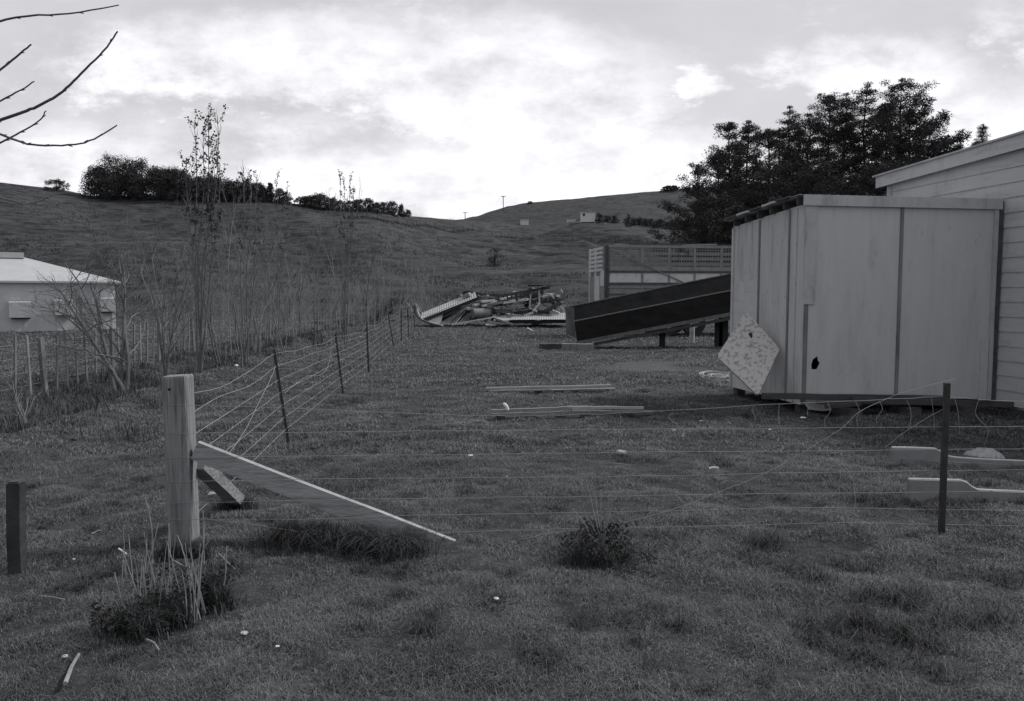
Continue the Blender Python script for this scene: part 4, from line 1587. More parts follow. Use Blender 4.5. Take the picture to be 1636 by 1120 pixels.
M['white2'] = mat('pale_panel_edge', .42, .8, .15, 14, .1)  # paler tone for the top rims than for the panel faces
moulded([(1427, 716), (1460, 716.5), (1495, 718), (1506, 723), (1516, 730), (1528, 732), (1570, 735), (1620, 737), (1720, 742), (1720, 775), (1428, 752)], 7.35, 'moulded_panel', 'farther moulded pale panel standing on edge behind the right steel post', (1440, 737, 1718, 752))
moulded([(1454, 767), (1500, 768), (1536, 769), (1546, 772), (1554, 779), (1564, 784), (1600, 786), (1720, 790), (1720, 835), (1455, 812)], 6.05, 'moulded_panel', 'nearer moulded pale panel standing on edge, grass against its foot', None)
# sand heap behind
g = G(1606, 742)
vs, fs = [], []
for i in range(9):
    for k in range(20):
        t = 2 * math.pi * k / 20
        r_ = .17 * (1 - i / 8) * (1 + .12 * math.sin(3 * t + 1))
        vs.append(Vector((g.x + 1.3 * r_ * math.cos(t), g.y + .35 + r_ * math.sin(t), .11 * (1 - (1 - i / 8) ** 2) + random.uniform(-.014, .014) - .02)))
for i in range(8):
    for k in range(20):
        fs.append((i * 20 + k, i * 20 + (k + 1) % 20, (i + 1) * 20 + (k + 1) % 20, (i + 1) * 20 + k))
tag(MB().add(vs, fs).build('sand_heap', mat('pale_sand', .28, .95, .15, 20, .3, 60)), 'pale heap of sand behind the farther moulded panel at the right edge', 'sand heap')

# ------------------------------------------------------------------ branches and bare trees
def jpath(p, d, L, n, jit, upb):
    pts = [Vector(p)]
    d = Vector(d).normalized()
    for i in range(n):
        d = (d + Vector((random.gauss(0, jit), random.gauss(0, jit), random.gauss(0, jit) + upb))).normalized()
        pts.append(pts[-1] + d * (L / n))
    return pts, d


def grow(mb_, p, d, L, r, depth, kids=4, spread=.7, jit=.12, upb=.04, ratio=.6, ends=None, start=.3):
    n = 5 if depth > 1 else 3
    pts, _ = jpath(p, d, L, n, jit, upb)
    mb_.tube(pts, r, 6 if r > .03 else (4 if r > .01 else 3), r1=r * .35, caps=False)
    if ends is not None:
        ends.append(pts[-1])
    if depth <= 0:
        return
    for k in range(kids):
        t = start + (1 - start) * (k + random.random() * .8) / kids
        t = min(t, .98)
        i = min(n - 1, int(t * n))
        q = pts[i].lerp(pts[i + 1], t * n - i)
        dd = (pts[i + 1] - pts[i]).normalized()
        sd = Vector((random.gauss(0, 1), random.gauss(0, 1), random.gauss(0, .6)))
        sd = (sd - dd * sd.dot(dd)).normalized()
        nd = (dd + sd * spread * random.uniform(.6, 1.3)).normalized()
        grow(mb_, q, nd, L * ratio * random.uniform(.6, 1.1) * (1.15 - .5 * t), r * .55 * (1.1 - .4 * t), depth - 1, kids, spread, jit, upb, ratio, ends, start)


# near tree outside the frame at the left: trunk and its long shoots
random.seed(5)
NT = 4.2
tr0 = Vector((-4.6, 4.3, 0))
nt_ = thing('bare_tree', tr0, 'bare tree just outside the left edge reaching long budded shoots across the sky', 'tree')
tp = [tr0 - Vector((0, 0, .1)), tr0 + Vector((.03, 0, .9)), tr0 + Vector((-.02, .05, 1.8)), tr0 + Vector((.05, 0, 2.6)), tr0 + Vector((.0, .05, 3.6)), tr0 + Vector((.1, 0, 4.6))]
MB().tube(tp, .09, 8, r1=.02).build('trunk', M['barkdark'], nt_)
SHOOTS = [([(-140, 260), (-60, 215), (26, 183), (60, 170), (100, 146), (130, 117), (165, 82), (188, 50)], .011, .004),
          ([(-140, 262), (-40, 210), (26, 224), (50, 231), (110, 232), (150, 222), (187, 200)], .009, .0035),
          ([(-90, 190), (-20, 128), (26, 90), (50, 71)], .008, .004),
          ([(-90, 192), (-20, 170), (26, 148), (55, 130)], .007, .003),
          ([(-90, 268), (-20, 238), (26, 215), (60, 195), (74, 177)], .007, .003),
          ([(-90, 60), (26, 28), (110, 22), (190, 8)], .008, .003),
          ([(-120, 300), (26, 322), (80, 327), (112, 322)], .006, .002),
          ([(-120, 310), (0, 322), (45, 325), (80, 314), (110, 307)], .006, .002)]
for path, r0, r1 in SHOOTS:
    D = NT + random.uniform(-.15, .15)
    p3 = [A(x, y, D + .0006 * (x + 100)) for x, y in path]
    # joins the trunk
    jt = Vector((tr0.x + .03, tr0.y, p3[0].z - .35))
    mb = MB().tube(smooth_path([jt] + p3, 5, .0012), r0, 6, r1=r1)
    sm = smooth_path(p3, 5)
    for k in range(5, len(sm) - 2, 3):
        dd = (sm[k + 1] - sm[k]).normalized()
        sdv = Vector((random.uniform(-.4, .4), 0, random.choice((-1, 1)) * .5))
        mb.tube([sm[k], sm[k] + (dd + sdv).normalized() * .022], .005, 4, r1=.0015)
    mb.build('branch', M['barkmid'] if path[-1][1] < 300 else M['bark'], nt_)


M['sapling'] = mat('sapling_bark', .19, .9, .2, 12, 0)


def bare_tree(label, base_px, h, stems, seed, r=.05, kids=5, spread=.6, depth=3, upb=.06, ratio=.55, group='bare trees along the ditch', jit=.10, mt='bark', name='bare_tree', start=.3):
    random.seed(seed)
    g_ = G(*base_px)
    g_.z = th(g_.x, g_.y) - .05
    t_ = thing(name, g_, label, 'tree', group)
    tk = MB()
    cr2 = MB()
    ends = []
    for k in range(stems):
        d = Vector((random.gauss(0, .22 * (stems > 1)), random.gauss(0, .2 * (stems > 1)), 1))
        L_ = h * random.uniform(.8, 1.0)
        pts, _ = jpath(g_ + Vector((random.uniform(-.1, .1), random.uniform(-.1, .1), 0)), d, L_, 7, jit * .6, .03)
        tk.tube(pts, r, 7, r1=r * .2)
        nk = kids + 3
        for j in range(nk):
            t = .22 + .75 * (j + random.random()) / nk
            i = min(6, int(t * 7))
            q = pts[i].lerp(pts[i + 1], t * 7 - i)
            a2 = random.uniform(0, 6.28)
            nd = Vector((math.cos(a2) * spread, math.sin(a2) * spread, random.uniform(.4, 1)))
            grow(cr2, q, nd, h * ratio * .75 * (1.1 - .7 * t), r * .42 * (1.1 - .6 * t), depth - 1, kids, spread, jit, upb, ratio, ends, start)
    tk.build('trunk', M[mt], t_)
    cr2.build('crown', M[mt], t_)
    return t_, ends


bare_tree('spreading bare tree with pale twisting limbs in front of the poultry shed', (196, 612), 3.3, 4, 3, .045, 5, .85, 3, .03, .62, group=None, jit=.16)
bare_tree('small bare shrub of pale crooked twigs at the far left by the ditch', (50, 660), 1.5, 3, 9, .016, 4, .9, 2, .02, .6, group=None, jit=.2)
bare_tree('young bare tree between the spreading tree and the tall poplar', (262, 596), 3.4, 2, 31, .03, 5, .6, 3, .05, .55, group=None)
for k, (bx, by, h, sd, lb) in enumerate([(395, 592, 3.5, 12, 'slim bare sapling right of the tall poplar'), (452, 570, 3.6, 13, 'slim bare sapling behind the nearest steel post'),
                                         (500, 560, 4.0, 14, 'fine twigged bare tree left of the second steel post'), (552, 545, 6.0, 15, 'taller bare poplar rising above the second steel post'),
                                         (588, 540, 4.6, 16, 'bare tree with a dark upright trunk behind the third steel post'), (630, 530, 4.2, 17, 'hazy bare tree behind the fourth steel post'),
                                         (690, 520, 4.4, 18, 'hazy bare tree left of the debris heap'), (350, 590, 4.0, 19, 'slim bare tree close beside the tall poplar'),
                                         (655, 525, 4.8, 24, 'bare tree behind the last fence posts'), (740, 512, 3.6, 25, 'low hazy bare tree behind the propped sheet'),
                                         (480, 545, 5.2, 26, 'tall slender bare poplar left of centre'), (425, 556, 5.2, 27, 'tall slender bare poplar above the nearest steel post')]):
    bare_tree(lb, (bx, by), h, 1 + k % 2, sd, .020 if h < 5 else .026, 6, .38 if h > 4.5 else .5, 3, .10, .42, mt='barkmid' if k in (4,) else 'bark')


srcs = [bare_tree('one of many thin hazy saplings crowding the ditch line before the hill', (600, 536), 3.4, 1, 61, .014, 6, .4, 3, .10, .45, group='hazy saplings along the ditch', mt='sapling'),
        bare_tree('one of many thin hazy saplings crowding the ditch line before the hill', (470, 560), 3.0, 2, 62, .012, 6, .5, 3, .08, .45, group='hazy saplings along the ditch', mt='sapling'),
        bare_tree('one of many thin hazy saplings crowding the ditch line before the hill', (530, 545), 3.8, 1, 63, .015, 7, .4, 3, .10, .42, group='hazy saplings along the ditch', mt='sapling')]
random.seed(64)
for k in range(78):
    src = srcs[k % 3][0]
    yy = random.uniform(20, 56)
    xx = float(np.interp(yy, [d[0] for d in DITCH], [d[1] for d in DITCH])) + random.uniform(-1.6, 4.2 if yy > 30 else .8)
    c_ = src.copy()
    COL.objects.link(c_)
    c_.location = (xx, yy, th(xx, yy) - .05)
    c_.rotation_euler = (0, 0, random.uniform(0, 6.28))
    sc_ = random.uniform(.7, 1.25)
    c_.scale = (sc_, sc_, sc_)
    for chd in src.children:
        d_ = chd.copy()
        COL.objects.link(d_)
        d_.parent = c_


def poplar(label, base_px, tops_px, D, seed, leafy=1.0, dense=22):
    random.seed(seed)
    g_ = G(*base_px)
    g_.z = th(g_.x, g_.y) - .05
    t_ = thing('poplar_tree', g_, label, 'tree')
    tk, br, cen = MB(), MB(), []
    for (x_, y_) in tops_px:
        top_ = A(x_, y_, g_.y + random.uniform(-.3, .3))
        mid_ = g_.lerp(top_, .45) + Vector((random.uniform(-.1, .1), 0, 0))
        pts = smooth_path([g_ + Vector((random.uniform(-.08, .08), 0, 0)), mid_, g_.lerp(top_, .75).lerp(Vector((top_.x, top_.y, g_.lerp(top_, .75).z)), .5), top_], 5, .006)
        tk.tube(pts, .017, 6, r1=.004)
        for k in range(4, len(pts) - 1):
            for _ in range(3):
                a2 = random.uniform(0, 6.28)
                d = Vector((math.cos(a2) * .45, math.sin(a2) * .45, 1)).normalized()
                L_ = random.uniform(.12, .4)
                p2, _ = jpath(pts[k], d, L_, 3, .1, .1)
                br.tube(p2, .006, 3, r1=.002, caps=False)
                if pts[k].z > g_.z + (top_.z - g_.z) * .55 and random.random() < leafy:
                    cen += p2[1:]
    tk.build('trunk', M['bark'], t_)
    br.build('twigs', M['bark'], t_)
    if cen:
        soup('foliage', cen, .055, 5, .030, M['poplarleaf'], t_, thin=.7, flat=1)
    return t_


poplar('tall many stemmed poplar with dark leaves left only at its top', (322, 606), [(311, 192), (324, 206), (333, 178), (348, 184), (297, 252), (340, 240), (352, 262)], 15, 41, .55)
poplar('thin poplar topped with a few leaves right of the tall poplar', (394, 590), [(389, 266), (401, 277), (411, 280)], 17, 42, .3)
poplar('thin bare topped poplar above the hill trees', (442, 566), [(443, 276), (458, 300)], 20, 43, .35)
poplar('thin poplar with sparse leaves standing above the hill crest left of centre', (548, 548), [(543, 274), (550, 283), (559, 282), (565, 300)], 26, 44, .4)

# ------------------------------------------------------------------ pines at the right
def pine(label, px, py, D, Rr, c0, seed, per=34, group='pines behind the store shed', base=None, whorl=.8, rag=1.0, name='pine_tree'):
    random.seed(seed)
    topp = A(px, py, D)
    zg = th(topp.x, D)
    H = topp.z - zg
    b_ = Vector((topp.x + random.uniform(-.4, .4), D, zg - .2))
    t_ = thing(name, b_, label, 'pine tree', group)
    n = 9
    pts = [b_.lerp(topp, i / n) + Vector((random.gauss(0, .08), random.gauss(0, .08), 0)) * (i > 0) for i in range(n + 1)]
    MB().tube(pts, .012 * H + .05, 8, r1=.03).build('trunk', M['barkdark'], t_)
    br = MB()
    cen = [topp + Vector((0, 0, -.1)), topp + Vector((.2, 0, -.5)), topp + Vector((-.2, .1, -.6))]
    rad = [.3, .4, .4]
    z = H * c0
    while z < H - .5:
        t = (z / H - c0) / (1 - c0)
        prof = (min(1, .45 + 1.6 * t) if t < .4 else 1.0) * (1 - max(0, (t - .35) / .65) ** 1.5 * .80)
        nb = random.randint(4, 6)
        a0 = random.uniform(0, 6.28)
        for k in range(nb):
            if random.random() < .12 * rag:
                continue
            a = a0 + k * 6.28 / nb + random.uniform(-.3, .3)
            L_ = Rr * prof * random.uniform(.45, 1.45)
            i = min(n - 1, int(z / H * n))
            o_ = pts[i].lerp(pts[i + 1], z / H * n - i)
            d = Vector((math.cos(a), math.sin(a), random.uniform(.05, .5)))
            p2, _ = jpath(o_, d, L_, 4, .10, .10)
            br.tube(p2, .05, 4, r1=.015, caps=False)
            m_ = max(2, int(L_ / .5))
            for j in range(m_):
                tt = .18 + .82 * (j + 1) / m_
                q = min(3, int(tt * 4 - 1e-6))
                c_ = p2[q].lerp(p2[q + 1], tt * 4 - q)
                cen.append(c_ + Vector((random.gauss(0, .12), random.gauss(0, .12), random.gauss(.05, .1))))
                rad.append(random.uniform(.38, .72))
        z += whorl * random.uniform(.7, 1.35)
    br.build('limbs', M['barkdark'], t_)
    soup('crown', cen, np.array(rad), int(per * 1.9), .11, M['pine'], t_, thin=.28, flat=.55)
    return t_


PINES = [(1116, 264, 60, 2.6, .0, 'low bushy pine at the left end of the grove'),
         (1166, 196, 66, 2.6, .15, 'leftmost tall pine of the grove, thin pointed top'),
         (1196, 193, 70, 2.2, .2, 'second tall pine from the left in the grove'),
         (1228, 206, 64, 2.3, .15, 'pine below the skyline between the second tall pine and the spiky one'),
         (1262, 170, 72, 1.9, .25, 'pine with a thin spiky top left of the grove middle'),
         (1292, 182, 67, 2.6, .2, 'broad dark pine left of the grove middle'),
         (1326, 153, 72, 2.7, .4, 'high pine at the grove middle, left of the light gap'),
         (1352, 149, 69, 2.1, .45, 'high slender pine just left of the light gap'),
         (1386, 137, 72, 2.8, .5, 'high pine just right of the light gap'),
         (1412, 165, 66, 2.4, .35, 'pine tucked left of the tallest one'),
         (1441, 126, 70, 3.6, .42, 'tallest pine of the grove with the widest rounded crown'),
         (1470, 205, 66, 4.2, .25, 'rightmost pine of the grove with long level limbs')]
for k, (px, py, D, Rr, c0, lb) in enumerate(PINES):
    pine(lb, px, py, D, Rr * 1.08, c0, 100 + k, per=62)
UN = [(1135, 318, 58, 3.0, 'low pine at the left foot of the grove'), (1175, 285, 62, 2.8, 'low pine under the leftmost tall pine'), (1215, 275, 60, 2.8, 'low pine under the second tall pine'), (1262, 262, 62, 2.8, 'low pine under the spiky topped pine'),
      (1310, 262, 60, 2.8, 'low pine above the left end of the shed roof'), (1350, 275, 62, 2.6, 'low pine above the middle of the shed roof'), (1395, 270, 60, 2.8, 'low pine left of the weatherboard eave'), (1440, 258, 62, 2.8, 'low pine above the weatherboard eave')]
for k, (px, py, D, Rr, lb) in enumerate(UN):
    pine(lb, px, py, D, Rr * 1.1, 0.0, 200 + k, per=46, group='low pines filling the grove', whorl=.6, rag=.6)
for k, (px, py, D, lb) in enumerate([(1148, 240, 76, 'rear pine between the low bushy one and the leftmost tall one'), (1182, 226, 77, 'rear pine between the two tall left pines'), (1246, 208, 79, 'rear pine beside the spiky topped one'),
                                    (1277, 202, 78, 'rear pine just right of the spiky topped one'), (1425, 165, 78, 'rear pine just left of the tallest'), (1456, 175, 78, 'rear pine just right of the tallest')]):
    pine(lb, px, py, D, 2.3, .1, 250 + k, per=50)
# long limbs reaching right
pine('slim distant pine tip rising over the weatherboard roof', 1570, 198, 110, 1.5, .0, 301, per=30, group='far pines over the roof', whorl=.5)
pine('lower distant pine tip beside the slim one over the roof', 1558, 222, 112, 1.3, .0, 302, per=26, group='far pines over the roof', whorl=.5)
random.seed(77)
t_ = thing('pine_tree', (A(1480, 300, 68).x, 68, th(A(1480, 300, 68).x, 68)), 'leaning pine whose level limbs reach farthest right over the eave', 'pine tree', 'pines behind the store shed')
tp_ = [Vector((A(1475, 300, 68).x, 68, th(A(1475, 300, 68).x, 68) - .2)), A(1470, 330, 68), A(1472, 280, 68), A(1478, 235, 68)]
MB().tube(tp_, .3, 8, r1=.08).build('trunk', M['barkdark'], t_)
br, cen, rad = MB(), [], []
for (x0, y0, x1, y1) in [(1470, 245, 1540, 219), (1470, 255, 1532, 238), (1472, 270, 1522, 243), (1468, 225, 1510, 186), (1465, 220, 1500, 196), (1470, 262, 1512, 252), (1475, 240, 1525, 226), (1460, 215, 1480, 165), (1468, 280, 1515, 262)]:
    a_, b_ = A(x0, y0, 68), A(x1, y1, 68 + random.uniform(-1, 1))
    br.tube([a_, a_.lerp(b_, .5) + Vector((0, 0, .15)), b_], .07, 4, r1=.02)
    n_ = int((b_ - a_).length / .38)
    for j in range(n_):
        t = .25 + .75 * (j + 1) / n_
        c_ = a_.lerp(b_, t)
        for _ in range(2):
            cen.append(c_ + Vector((random.gauss(0, .25), random.gauss(0, .3), random.gauss(.05, .2))))
            rad.append(random.uniform(.38, .62))
br.build('limbs', M['barkdark'], t_)
soup('crown', cen, np.array(rad), 60, .15, M['pine'], t_, thin=.28)

# ------------------------------------------------------------------ trees on the hill crest
def hilltree(label, px, ytop, wpx, D, seed, group, zfun=th, name='hill_tree', per=44, conif=False, dens=1.0, sink=.3):
    random.seed(seed)
    tp = A(px, ytop, D)
    zg = zfun(tp.x, D) - sink
    H = tp.z - zg
    w = wpx / F * D / 2 * (1.25 if name == 'hill_tree' else 1)
    t_ = thing(name, (tp.x, D, zg), label, 'tree', group)
    mb_ = MB().tube([(tp.x, D, zg), (tp.x + .1, D, zg + H * .35), (tp.x, D, zg + H * .7)], .03 * H + .03, 6, r1=.03)
    cen, rad = [], []
    vol = w * w * H
    n_ = int(min(230, max(20, 40 * dens * (vol ** .55))))
    for k in range(n_):
        u_ = random.random()
        zz_ = (.04 + .93 * u_)
        if conif:
            rr_ = w * (1.05 - u_ * .95)
        else:
            rr_ = w * math.sqrt(max(.05, 1 - (max(0, zz_ - .4) / .6) ** 2))
        a = random.uniform(0, 6.28)
        r2 = rr_ * random.random() ** .5
        c_ = Vector((tp.x + math.cos(a) * r2, D + math.sin(a) * r2, zg + zz_ * H + random.gauss(0, .05 * H)))
        cen.append(c_)
        rad.append(random.uniform(.10, .17) * min(H, 2.2 * w) + .08)
        if k % 4 == 0:
            mb_.tube([(tp.x, D, zg + H * .3 * random.random() + .1 * H), c_], .02 * H, 3, r1=.01, caps=False)
    mb_.build('trunk', M['barkdark'], t_)
    soup('crown', cen, np.array(rad), per, .055 * D / 100 + .03 * min(H, 4) / 2, M['leaf'], t_, thin=.5)
    return t_


def cd(px):
    return float(crestD(np.array([float(px)]))[0]) - 1.5


HT = [(90, 288, 40, 'scrubby bush alone on the bare crest at far left', 'hill_shrub'),
      (158, 268, 40, 'left shoulder tree of the rounded crest clump', 'hill_tree'), (187, 252, 62, 'highest rounded tree of the crest clump', 'hill_tree'), (222, 259, 55, 'rounded tree right of the highest in the crest clump', 'hill_tree'),
      (205, 280, 50, 'low tree filling the front of the crest clump', 'hill_tree'), (256, 268, 36, 'tree just right of the rounded crest clump', 'hill_tree'), (279, 270, 36, 'second tree right of the rounded crest clump', 'hill_tree'),
      (298, 279, 26, 'small tree left of the tall poplar on the crest', 'hill_tree'), (318, 283, 28, 'small tree behind the tall poplar stems', 'hill_tree'), (340, 284, 30, 'small tree just right of the tall poplar stems', 'hill_tree'),
      (360, 287, 26, 'crest tree above the gap right of the tall poplar', 'hill_tree'), (378, 290, 24, 'crest tree left of the thin leafy poplar', 'hill_tree'), (396, 288, 22, 'crest tree behind the thin leafy poplar', 'hill_tree'),
      (411, 291, 22, 'crest tree right of the thin leafy poplar', 'hill_tree'), (424, 297, 18, 'low crest tree before the pointed one', 'hill_tree'), (432, 292, 14, 'pointed crest tree at the end of the close row', 'hill_tree'),
      (446, 301, 16, 'low tree past the pointed crest tree', 'hill_tree'), (458, 307, 14, 'smallest tree at the right end of the close row', 'hill_tree'),
      (485, 315, 34, 'left part of the low dark scrub dome on the crest', 'hill_shrub'), (508, 311, 44, 'middle of the low dark scrub dome on the crest', 'hill_shrub'), (532, 317, 34, 'right part of the low dark scrub dome on the crest', 'hill_shrub'),
      (557, 321, 22, 'crest tree behind the sparse poplar left of centre', 'hill_tree'), (573, 319, 20, 'crest tree just right of the sparse poplar', 'hill_tree'), (588, 319, 20, 'third crest tree right of the scrub dome', 'hill_tree'),
      (601, 324, 16, 'low crest tree left of the square topped pair', 'hill_tree'), (612, 324, 14, 'left of the square topped pair of crest trees', 'hill_tree'), (626, 323, 18, 'right of the square topped pair of crest trees', 'hill_tree'),
      (641, 328, 13, 'small crest tree before the saddle', 'hill_tree'), (650, 335, 10, 'last tiny crest tree before the saddle', 'hill_tree')]
for k, (px, yt, w, lb, nm) in enumerate(HT):
    hilltree(lb, px, yt, w, cd(px) + (0 if px < 300 else -1), 400 + k, 'trees along the hill crest', name=nm, conif=nm == 'hill_tree' and px in (432, 641), dens=.55 if px == 90 else 1.1, per=48 if w > 30 else 36)
# shrubs on the far slope
for k, (px, yt, w, lb) in enumerate([(958, 341, 14, 'bush beside the far pale hut'), (982, 345, 16, 'second bush right of the far pale hut'), (1003, 345, 12, 'slim bush in the far hedge row'), (1022, 348, 18, 'round bush in the middle of the far hedge row'),
                                     (1040, 350, 14, 'low bush right of the hedge row middle'), (1055, 350, 16, 'dark bush towards the end of the far hedge row'), (1074, 352, 14, 'bush before the last of the far hedge row'), (1090, 353, 16, 'last bush of the far hedge row'),
                                     (970, 344, 12, 'low bush tucked between the first two of the far hedge row'), (1012, 349, 12, 'low ragged bush left of the round hedge bush'), (1031, 350, 12, 'small bush just right of the round hedge bush'),
                                     (1048, 353, 13, 'low bush filling the far hedge row past its middle'), (1064, 354, 14, 'low bush before the dark end of the far hedge row'), (1083, 356, 13, 'small bush squeezed before the last of the hedge row'),
                                     (790, 395, 26, 'faint scrub bush on the slope behind the heap')]):
    g = hit(px, yt + 11 if px != 790 else 425, fn=th)
    if g is None:
        g = A(px, yt + 11, 205)
    hilltree(lb, px, yt, w, g.y, 500 + k, 'bushes on the far slope', name='hill_shrub', per=20, dens=.8, sink=.15)
hilltree('dark shrub on the skyline of the far right hill', 1072, 297, 32, 377, 520, None, zfun=fh, name='hill_shrub', per=24)
hilltree('small dark shrub on the shoulder of the far right hill', 847, 322, 8, 377, 521, None, zfun=fh, name='hill_shrub', per=20)

# ------------------------------------------------------------------ far huts, poles, hill fence
for k, (x0, x1, y0, y1, lb) in enumerate([(831, 845, 349, 359, 'tiny pale hut low on the far slope left of the others'), (928, 952, 337, 351, 'larger pale hut with a dark window on the far slope'), (906, 920, 349, 353, 'low pale lean-to left of the larger far hut')]):
    g = hit((x0 + x1) / 2, y1 + 1) or A((x0 + x1) / 2, y1, 205)
    D = g.y
    a_, b_ = A(x0, y0, D), A(x1, y1, D)
    o = thing('hillside_hut', ((a_.x + b_.x) / 2, D, b_.z - .5), lb, 'hut')
    zbse = b_.z - .6
    MB().box(((a_.x + b_.x) / 2, D + 1.6, (a_.z + zbse) / 2 - .15), ((b_.x - a_.x) * .92, 3, a_.z - zbse - .3)).build('wall', M['barn_wall'], o)
    MB().add([(a_.x, D - .1, a_.z - .35), (b_.x, D - .1, a_.z - .35), (b_.x, D + 3.4, a_.z), (a_.x, D + 3.4, a_.z), (a_.x, D - .1, a_.z - .25), (b_.x, D - .1, a_.z - .25), (b_.x, D + 3.4, a_.z + .1), (a_.x, D + 3.4, a_.z + .1)],
             [(0, 3, 2, 1), (4, 5, 6, 7), (0, 1, 5, 4), (1, 2, 6, 5), (2, 3, 7, 6), (3, 0, 4, 7)]).build('roof', M['barn_roof'], o)
    if k == 1:
        w_ = A(933, 341, D)
        MB().box((w_.x, D + .07, w_.z - .3), (.6, .08, .6)).build('window', M['black'], o)
for k, (px, y0, y1, D, lb) in enumerate([(804, 313, 333, 370, 'taller power pole with crossarm on the far skyline'), (743, 339, 351, 372, 'shorter power pole near the saddle')]):
    a_ = A(px, y0, D)
    zb2 = fh(a_.x, D) - .3
    o = thing('power_pole', (a_.x, D, zb2), lb, 'power pole')
    MB().tube([(a_.x, D, zb2), (a_.x, D, a_.z)], .2, 6).build('pole', M['barkmid'], o)
    MB().beam((a_.x - 1.1, D, a_.z - .25), (a_.x + 1.1, D, a_.z - .25), .2, .25).build('crossarm', M['barkmid'], o)

hf = None
pts = []
for px, py in [(560, 350), (620, 355), (680, 362), (740, 370), (800, 378), (850, 383), (900, 386), (960, 388), (1020, 388), (1080, 387), (1130, 386)]:
    g = hit(px, py)
    if g:
        pts.append(g)
hf = thing('hill_fence', pts[0], 'distant post and wire fence crossing the hillside behind the stock crate', 'fence')
sp_ = smooth_path(pts, 8)
for k, p in enumerate(sp_[::2]):
    z_ = th(p.x, p.y)
    MB().beam((p.x, p.y, z_ - .2), (p.x, p.y, z_ + .95), .08, .08).build('post', M['oldwood'], hf)
for hz in (.5, .9):
    MB().tube([Vector((p.x, p.y, th(p.x, p.y) + hz)) for p in sp_], .02, 4).build('wire', M['oldwood'], hf)
# rank growth along that fence and dark rushes on the slope
VV, FF, PP, SS = [], [], [], []
off = 0
n = 5000
t = rng.uniform(0, len(sp_) - 1.001, n)
i0 = t.astype(int)
P3 = np.array([tuple(p) for p in sp_])
b_ = P3[i0] + (P3[i0 + 1] - P3[i0]) * (t - i0)[:, None]
b_[:, 0] += rng.normal(0, .5, n)
b_[:, 1] += rng.normal(0, .7, n)
b_[:, 2] = TH(b_[:, 0], b_[:, 1]) - .03
v, f, p, s = blades(b_, rng.uniform(.1, .4, n), rng.uniform(.05, .1, n), rng.uniform(.1, .8, n))
VV.append(v); FF.append(f); PP.append(p); SS.append(s)
off += len(v)
n = 60000
y = rng.uniform(54, 128, n)
x = rng.uniform(-.72, .25, n) * y
cl = fbm(x / 5, y / 2.2, 91, 4)
k_ = cl > .53
x, y = x[k_], y[k_]
n = len(x)
b_ = np.stack([x, y, TH(x, y) - .05], 1)
v, f, p, s = blades(b_, rng.uniform(.15, .42, n), rng.uniform(.04, .09, n), rng.uniform(.2, 1.1, n))
VV.append(v); FF.append(f + off); PP.append(p); SS.append(s)
o = raw_mesh('hill_rushes', np.concatenate(VV), np.concatenate(FF), np.concatenate(PP), M['rush'], shade=np.concatenate(SS))
tag(o, 'dark rushes and rank growth scattered over the hillside and along its fence', 'rushes', kind='stuff')

# ------------------------------------------------------------------ weeds and bushes in the foreground
random.seed(15)


def stalk(mb_, p, d, L, r):
    pts, dd = jpath(p, d, L, 4, .05, .02)
    mb_.tube(pts, r, 4, r1=r * .5)
    return pts


g = G(960, 892)
bush = thing('weed_bush', (g.x, g.y, 0), 'dark leafy weed bush with bare stems on top below the middle of the front fence', 'bush')
cen, rad = [], []
for k in range(46):
    a, r_ = random.uniform(0, 6.28), random.random() ** .6
    zz_ = random.random()
    cen.append((g.x + math.cos(a) * r_ * .36 * (1.1 - .75 * zz_), g.y + .05 + math.sin(a) * r_ * .2 * (1.1 - .6 * zz_), .02 + zz_ * .17))
    rad.append(.06)
soup('foliage', cen, np.array(rad), 38, .017, mat('weed_foliage', .045, .8, .5, 14, 0), bush, thin=.4)
bush_blades('leaves', [(g.x, g.y, 0), (g.x - .15, g.y, 0), (g.x + .15, g.y, 0)], .17, 150, .15, .006, 1.0, M['weedleaf'], bush, .2, 1)
st = MB()
for x_, y_ in [(925, 795), (938, 770), (950, 778), (960, 782), (975, 790), (985, 785), (915, 812), (978, 800)]:
    tpp = A(x_, y_, g.y + random.uniform(-.05, .05))
    st.tube([Vector((g.x + random.uniform(-.05, .05), g.y, .05)), Vector((g.x, g.y, 0)).lerp(tpp, .5) + Vector((0, 0, .04)), tpp], .0045, 4, r1=.0018)
st.build('stems', M['weed'], bush)

# rushes clump under the long brace
g1 = G(545, 862)
cl_ = thing('rush_clump', (g1.x, g1.y, 0), 'wide dark clump of rank rushes beneath the long diagonal brace', 'rush clump')
cs = [(G(x_, y_).x, G(x_, y_).y, 0) for x_, y_ in [(465, 858), (485, 862), (505, 860), (530, 862), (560, 864), (580, 868), (600, 870), (620, 874), (640, 872), (450, 862), (655, 868)]]
bush_blades('leaves', cs, .17, 330, .20, .005, 1.5, M['rush'], cl_)
g1 = G(362, 812)
cl_ = thing('rush_clump', (g1.x, g1.y, 0), 'small dark tuft in the hollow under the short brace', 'rush clump')
bush_blades('leaves', [(g1.x, g1.y, 0), (g1.x + .12, g1.y + .05, 0)], .11, 240, .13, .006, .9, M['rush'], cl_)
